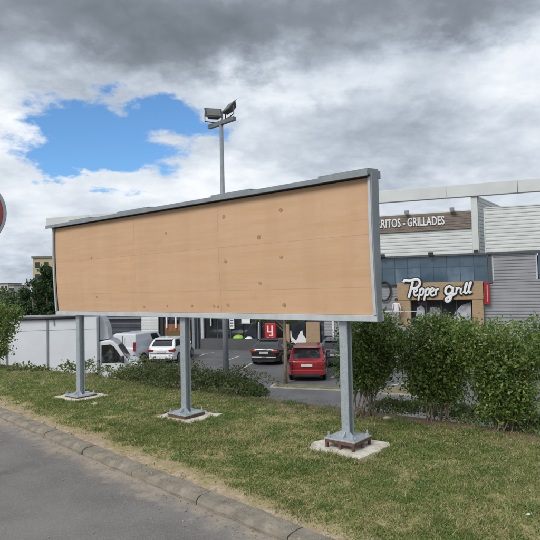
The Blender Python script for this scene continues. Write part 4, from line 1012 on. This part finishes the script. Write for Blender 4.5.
        mm = MB().hull([(gb[1]-.42, sy*hw*.97, belt+.0), (gb[1]-.30, sy*hw*.97, belt), (gb[1]-.30, sy*(hw+.16), belt+.02), (gb[1]-.42, sy*(hw+.16), belt+.02)],
                       [(gb[1]-.42, sy*hw*.97, belt+.13), (gb[1]-.32, sy*hw*.97, belt+.13), (gb[1]-.32, sy*(hw+.16), belt+.14), (gb[1]-.42, sy*(hw+.16), belt+.14)])
        mm.build('mirror', paint, root, bevel=.02)
    MB().box(xr_-.035, xr_+.1, -.26, .26, rear_top-.34 if not van else .62, rear_top-.23 if not van else .73).build('number_plate', pm('plate_white', (.62, .62, .58), (.54, .54, .50), 6, .5), root)
    MB().hull([(xr_-.045, -hw*.82, sill+.02), (xr_-.045, hw*.82, sill+.02), (xr_+.35, hw*.985, sill+.02), (xr_+.35, -hw*.985, sill+.02)],
              [(xr_-.05, -hw*.84, sill+.02+.24), (xr_-.05, hw*.84, sill+.26), (xr_+.35, hw*.99, sill+.26), (xr_+.35, -hw*.99, sill+.26)]).build('rear_bumper', BLACKP if dark_bumper else paint, root, bevel=.02)
    MB().box(xr_-.055, xr_+.1, -hw*.7, hw*.7, sill-.02, sill+.10).build('bumper_insert', BLACKP, root, bevel=.01)
    # underbody and wheels
    MB().box(-hl+.3, hl-.35, -hw*.8, hw*.8, .16, sill+.06).build('underbody', BLACKP, root)
    for x in (-hl*.62, hl*.64):
        for sy in (-1, 1):
            MB().lathe([(wheel+.075, 0), (wheel+.075, .02)], (x, sy*(hw-.075), wheel+.01), (0, sy, 0), 24).build('wheel_arch', BLACKP, root)
            t_ = MB().lathe([(wheel*.62, 0), (wheel*.94, .01), (wheel, .05), (wheel, .15), (wheel*.94, .19), (wheel*.64, .2)], (x, sy*(hw-.19), wheel), (0, sy, 0), 24).build('wheel', TYRE, root, smooth=False)
            MB().lathe([(wheel*.63, 0), (wheel*.60, .012), (wheel*.2, .02), (.02, .022)], (x, sy*(hw+.005), wheel), (0, sy, 0), 20).build('rim', RIMM, t_)
    if not van:
        for sy in (-1, 1):
            for xx in (-.95, .02):
                MB().box(xx, xx+.17, sy*hw-.02*sy-.012, sy*hw-.02*sy+.012+.0*sy, belt-.16, belt-.13).build('door_handle', BLACKP, root)
    return root
def place_rear(px, py, yaw_deg, L):
    p = on_level(px, py, LOT); y = rad(yaw_deg); f_ = Vector((math.sin(y), math.cos(y), 0)); c = p + f_*L/2
    return (c.x, c.y, LOT), math.pi/2-y
P_RED = pm('car_red', (.30, .008, .016), (.26, .006, .013), 2, .3, coat=.8)
P_BLK = pm('car_black', (.012, .013, .018), (.016, .017, .022), 2, .22, coat=.8)
P_WHT = pm('car_white', (.74, .76, .78), (.70, .72, .74), 2, .3, coat=.6)
P_SIL = pm('car_silver', (.42, .45, .49), (.38, .41, .45), 2, .3, metal=.3, coat=.6)
P_GRY = pm('car_grey', (.10, .11, .12), (.08, .09, .10), 2, .3, coat=.6)
P_VAN = pm('van_paint', (.60, .62, .66), (.55, .57, .61), 2, .35, coat=.4)
l, y = place_rear(307, 382, 7, 4.3); car('red_car', l, y, P_RED, 'red compact crossover parked beside the slim tree trunk', L=4.3, W=1.76, H=1.60, belt=1.0, hood=1.02, rear_top=1.04, gb=(-2.05, 1.05), gr=(-1.62, .15), roofw=.62, wheel=.34, sill=.28)
l, y = place_rear(264, 365.5, 17, 4.2); car('black_car', l, y, P_BLK, 'black hatchback with raked tailgate next to the red box sign', L=4.2, W=1.74, H=1.42, belt=.90, hood=.92, rear_top=1.0, gb=(-1.98, 1.0), gr=(-1.05, .05), roofw=.58)
l, y = place_rear(161, 364, 9, 4.1); car('white_car', l, y, P_WHT, 'white hatchback seen from behind the middle billboard post', L=4.1, W=1.76, H=1.50, belt=.96, hood=.95, rear_top=1.0, gb=(-1.93, 1.0), gr=(-1.45, .05), roofw=.60)
l, y = place_rear(123, 364.5, 19, 4.5); vn = car('delivery_van', l, y, P_VAN, 'pale grey panel van with windowless rear doors left of the white hatchback', cat='van', L=4.5, W=1.80, H=1.83, belt=1.02, hood=1.05, rear_top=1.08, gb=(-2.16, 1.25), gr=(-2.08, .45), wheel=.33, glass_sides=((.62, .90),), rear_glass=False, tail='upright', van=True)
MB().box(-2.262, -2.235, -.012, .012, .5, 1.7).build('door_seam', BLACKP, vn); MB().box(-2.275, -2.24, -.16, -.05, .95, 1.0).build('door_handle', BLACKP, vn)
MB().box(-2.28, -2.1, -.78, .78, .36, .56).build('bumper_pad', BLACKP, vn, bevel=.02)
car('grey_car', (3.75, 31.2, LOT), math.pi/2-rad(10), P_GRY, 'dark grey car mostly hidden behind the red crossover', L=4.2, H=1.48)
p = at_depth(497, 380, 24.6); car('silver_car', (p.x+.7, 24.6, LOT), rad(8), P_SIL, 'silver blue car glimpsed through the shrub at the right', L=4.1, H=1.42)

def lorry():
    Y = 24.0; r = at_depth(98.6, 340, Y); root = tag(empty('box_lorry', (r.x, Y, LOT), rad(10)), 'white box lorry with grey frame posts parked behind the lawn at left', 'lorry')
    zt = at_depth(60, 315.6, Y).z-LOT; Wd = 2.05; Lb = 5.2
    LW = pm('lorry_white', (.76, .79, .82), (.70, .73, .76), .7, .4, detail=7)
    LP = pm('lorry_post', (.24, .26, .28), (.20, .22, .24), 3, .5)
    MB().box(-Lb, -.02, .03, Wd, .75, zt-.03).build('box_body', LW, root)
    x50 = at_depth(50.3, 340, Y).x-r.x; x13 = at_depth(12.8, 340, Y).x-r.x; x75 = at_depth(77, 340, Y).x-r.x
    for (a_, c_) in ((-Lb, x13), (x13, x50), (x50, -.06)):
        MB().box(a_+.035, c_-.035, .002, .0285, .78, zt-.13).build('side_panel', LW, root)
        MB().box(a_+.037, c_-.037, -.004, .0015, zt-.62, zt-.605).build('panel_line', LP, root)
    for x in (-Lb+.03, x13, x50): MB().box(x-.033, x+.033, -.03, .028, .76, zt-.12).build('frame_post', LP, root)
    MB().box(-.058, -.003, -.012, .028, .76, zt-.12).build('frame_post', LP, root)
    MB().box(-Lb, .0, -.035, .4, zt-.028, zt+.04).build('top_rail', pm('rail_grey', (.42, .44, .46), None, 3, .5), root)
    MB().tube([(at_depth(23, 318, Y).x-r.x, -.07, zt-.09), (x75, -.07, zt-.09)], .062, 10).build('awning_roll', BLACKP, root, smooth=True)
    MB().box(x50+.26, x50+.30, -.03, -.001, zt-.42, zt-.16).build('strap', LP, root)
    MB().box(-Lb, 1.7, .3, 1.7, .42, .75).build('chassis', BLACKP, root)
    # cab
    cab = MB().prism([(.0, .45), (.0, 2.12), (.40, 2.18), (.62, 2.12), (.80, 1.94), (1.20, 1.28), (1.66, 1.10), (1.80, .85), (1.80, .42)], 'y', .06, 1.94).build('cab', P_WHT, root, bevel=.06)
    MB().prism([(.10, 1.16), (.11, 1.95), (.50, 1.98), (.66, 1.86), (1.04, 1.26), (1.04, 1.16)], 'y', .048, .062).build('side_window', pm('cab_glass_painted_reflection', (.012, .016, .016), (.10, .125, .12), 2.6, .06, spec=.8, lo=.42, hi=.62), cab)  # grey-green patches on the side window are reflections painted into its colour
    MB().prism([(.58, 1.17), (.62, 1.17), (.62, 1.87), (.58, 1.9)], 'y', .042, .047).build('window_bar', BLACKP, cab)
    MB().hull([(.79, .16, 1.90), (.79, 1.84, 1.90), (1.16, 1.84, 1.30), (1.16, .16, 1.30)], [(.835, .16, 1.91), (.835, 1.84, 1.91), (1.20, 1.84, 1.31), (1.20, .16, 1.31)]).build('windscreen', CARGLASS, cab)
    MB().box(.98, 1.10, -.16, .03, 1.14, 1.46).build('mirror', BLACKP, cab, bevel=.03); MB().box(.3, .5, .04, .058, 1.02, 1.06).build('door_handle', BLACKP, cab)
    MB().prism([(.005, 2.18), (.005, zt-.05), (.10, zt-.10), (.26, zt-.34), (.36, zt-.62), (.42, 2.2)], 'y', .25, 1.75).build('wind_deflector', pm('deflector', (.52, .54, .56), (.48, .50, .52), 1, .4), cab, bevel=.03)
    for x in (-Lb*.72, 1.35):
        for (yy, d) in ((.05, -1), (1.95, 1)):
            t_ = MB().lathe([(.2, 0), (.33, .01), (.35, .05), (.35, .18), (.33, .22), (.2, .22)], (x, yy+(.2 if d < 0 else -.2), .35), (0, d, 0), 24).build('wheel', TYRE, root)
            MB().lathe([(.21, 0), (.19, .015), (.05, .02)], (x, yy+(-.021 if d < 0 else .021), .35), (0, d, 0), 18).build('rim', RIMM, t_)
lorry()

# ------------------------------------------------------------------ people
SKIN = pm('skin', (.42, .25, .18), None, 5, .6); HAIR = pm('dark_hair', (.03, .022, .018), None, 20, .6)
def person(loc, rz, shirt, legs, label, J):
    """J: joint positions of one connected skeleton, x right, y away from the viewer, z up"""
    root = tag(empty('person', loc, rz), label, 'person')
    names = list(J['p']); me = bpy.data.meshes.new('body'); me.from_pydata([J['p'][k_][0] for k_ in names], [(names.index(a_), names.index(b_)) for a_, b_ in J['e']], [])
    o = bpy.data.objects.new('body', me); COL.objects.link(o); sk = o.modifiers.new('skin', 'SKIN'); sk.use_smooth_shade = True
    for i, k_ in enumerate(names):
        sv = me.skin_vertices[0].data[i]; r = J['p'][k_][1]; sv.radius = r if isinstance(r, tuple) else (r, r); sv.use_root = (k_ == 'pelvis')
    ss = o.modifiers.new('sub', 'SUBSURF'); ss.levels = 2; ss.render_levels = 2
    bpy.context.view_layer.update()
    m2 = bpy.data.meshes.new_from_object(o.evaluated_get(bpy.context.evaluated_depsgraph_get())); bpy.data.objects.remove(o)
    m2.materials.clear()
    for mt_ in (SKIN, shirt, legs, BLACKP): m2.materials.append(mt_)
    H_ = J['h']
    for f_ in m2.polygons:
        c = f_.center
        f_.use_smooth = True
        f_.material_index = 3 if c.z < .07*H_ else 2 if c.z < .52*H_ and not abs(c.x) > .145*H_ else 1 if c.z < .835*H_ and not (abs(c.x) > .10*H_ and c.z < .62*H_) else 0
    b_ = bpy.data.objects.new('body', m2); COL.objects.link(b_); b_.parent = root; m2.name = 'body'
    hx, hy, hz = J['p']['head'][0]
    hm = MB(); vs = []
    for i, (r, z) in enumerate(((.098, -.01), (.108, .05), (.100, .10), (.065, .135), (.02, .145))):
        for q in range(12):
            t = 2*math.pi*q/12; vs.append((hx+r*.88*math.cos(t), hy-.012*J['face']+r*math.sin(t)+(.012 if z < .03 else 0)*-J['face'], hz+z-.01))
    hm.add(vs, [(i*12+q, i*12+(q+1) % 12, (i+1)*12+(q+1) % 12, (i+1)*12+q) for i in range(4) for q in range(12)]+[tuple(range(48, 60))]).build('hair', HAIR, root, smooth=True)
    fy = hy+.095*J['face']
    MB().hull([(hx-.014, fy-.012*J['face'], hz-.035), (hx+.014, fy-.012*J['face'], hz-.035), (hx+.012, fy+.022*J['face'], hz-.035), (hx-.012, fy+.022*J['face'], hz-.035)], [(hx-.008, fy-.012*J['face'], hz+.015), (hx+.008, fy-.012*J['face'], hz+.015), (hx+.006, fy, hz+.015), (hx-.006, fy, hz+.015)]).build('nose', SKIN, root, bevel=.006)
    for sx in (-1, 1):
        MB().lathe([(.011, 0), (.006, .006)], (hx+sx*.035, fy-.008*J['face'], hz+.012), (0, J['face'], 0), 8).build('eye', BLACKP, root)
        MB().lathe([(.028, 0), (.02, .014)], (hx+sx*.088, hy, hz-.01), (sx, 0, 0), 8).build('ear', SKIN, root)
    return root
def skeleton(stride=.10, face=-1, armL=((-.26, .02, 1.10), (-.27, -.06, .86)), armR=((.26, .02, 1.10), (.27, -.06, .86))):
    p = {'pelvis': ((0, 0, .96), (.155, .11)), 'belly': ((0, .0, 1.12), (.145, .105)), 'chest': ((0, 0, 1.32), (.165, .115)), 'neck0': ((0, .01, 1.48), (.075, .07)), 'neck': ((0, 0, 1.54), .055),
         'head': ((0, .01*face, 1.64), (.085, .098)), 'crown': ((0, 0, 1.72), (.07, .08))}
    e = [('pelvis', 'belly'), ('belly', 'chest'), ('chest', 'neck0'), ('neck0', 'neck'), ('neck', 'head'), ('head', 'crown')]
    for s_, nm, arm, st in ((-1, 'L', armL, stride), (1, 'R', armR, -stride)):
        p['hip'+nm] = ((s_*.095, 0, .88), .095); p['knee'+nm] = ((s_*.105, st*.55+face*.03, .49), .062); p['ankle'+nm] = ((s_*.105, st, .09), .043); p['toe'+nm] = ((s_*.125, st+face*.17, .035), .034)
        p['sh'+nm] = ((s_*.175, 0, 1.43), .062); p['elbow'+nm] = (arm[0], .043); p['wrist'+nm] = (arm[1], .03)
        wv = Vector(arm[1]); dv = (wv-Vector(arm[0])).normalized(); p['palm'+nm] = (tuple(wv+dv*.07), (.034, .02))
        e += [('pelvis', 'hip'+nm), ('hip'+nm, 'knee'+nm), ('knee'+nm, 'ankle'+nm), ('ankle'+nm, 'toe'+nm), ('chest', 'sh'+nm), ('sh'+nm, 'elbow'+nm), ('elbow'+nm, 'wrist'+nm), ('wrist'+nm, 'palm'+nm)]
        for q, ln in enumerate((.062, .075, .080, .072)):
            off = Vector((0, (q-1.5)*.018, 0)); base = wv+dv*.085+off; p['f%d%s' % (q, nm)] = (tuple(base+dv*.02), .0085); p['g%d%s' % (q, nm)] = (tuple(base+dv*ln+Vector((-s_*.015, 0, 0))), .0075)
            e += [('palm'+nm, 'f%d%s' % (q, nm)), ('f%d%s' % (q, nm), 'g%d%s' % (q, nm))]
        th = wv+dv*.03+Vector((0, face*.035, 0)); p['t'+nm] = (tuple(th), .010); p['u'+nm] = (tuple(th+dv*.05+Vector((0, face*.012, 0))), .008); e += [('wrist'+nm, 't'+nm), ('t'+nm, 'u'+nm)]
    return {'p': p, 'e': e, 'h': 1.78, 'face': face}
s, h = fac(396.6, 312, .9)
person(F0+FE*s+FN*.9+Vector((0, 0, zter)), -FA, pm('shirt_white', (.70, .71, .73), None, 6, .9), pm('trousers_stone', (.34, .30, .29), None, 6, .9), 'person in a white shirt standing on the terrace beside the tan portal', skeleton(.05, -1))
p = on_level(391, 371, LOT)
person(p, rad(-15), pm('shirt_dark_red', (.26, .06, .06), None, 6, .9), pm('trousers_navy', (.02, .023, .035), None, 6, .9), 'person in dark trousers walking in the car park, seen between two shrubs', skeleton(.22, 1))
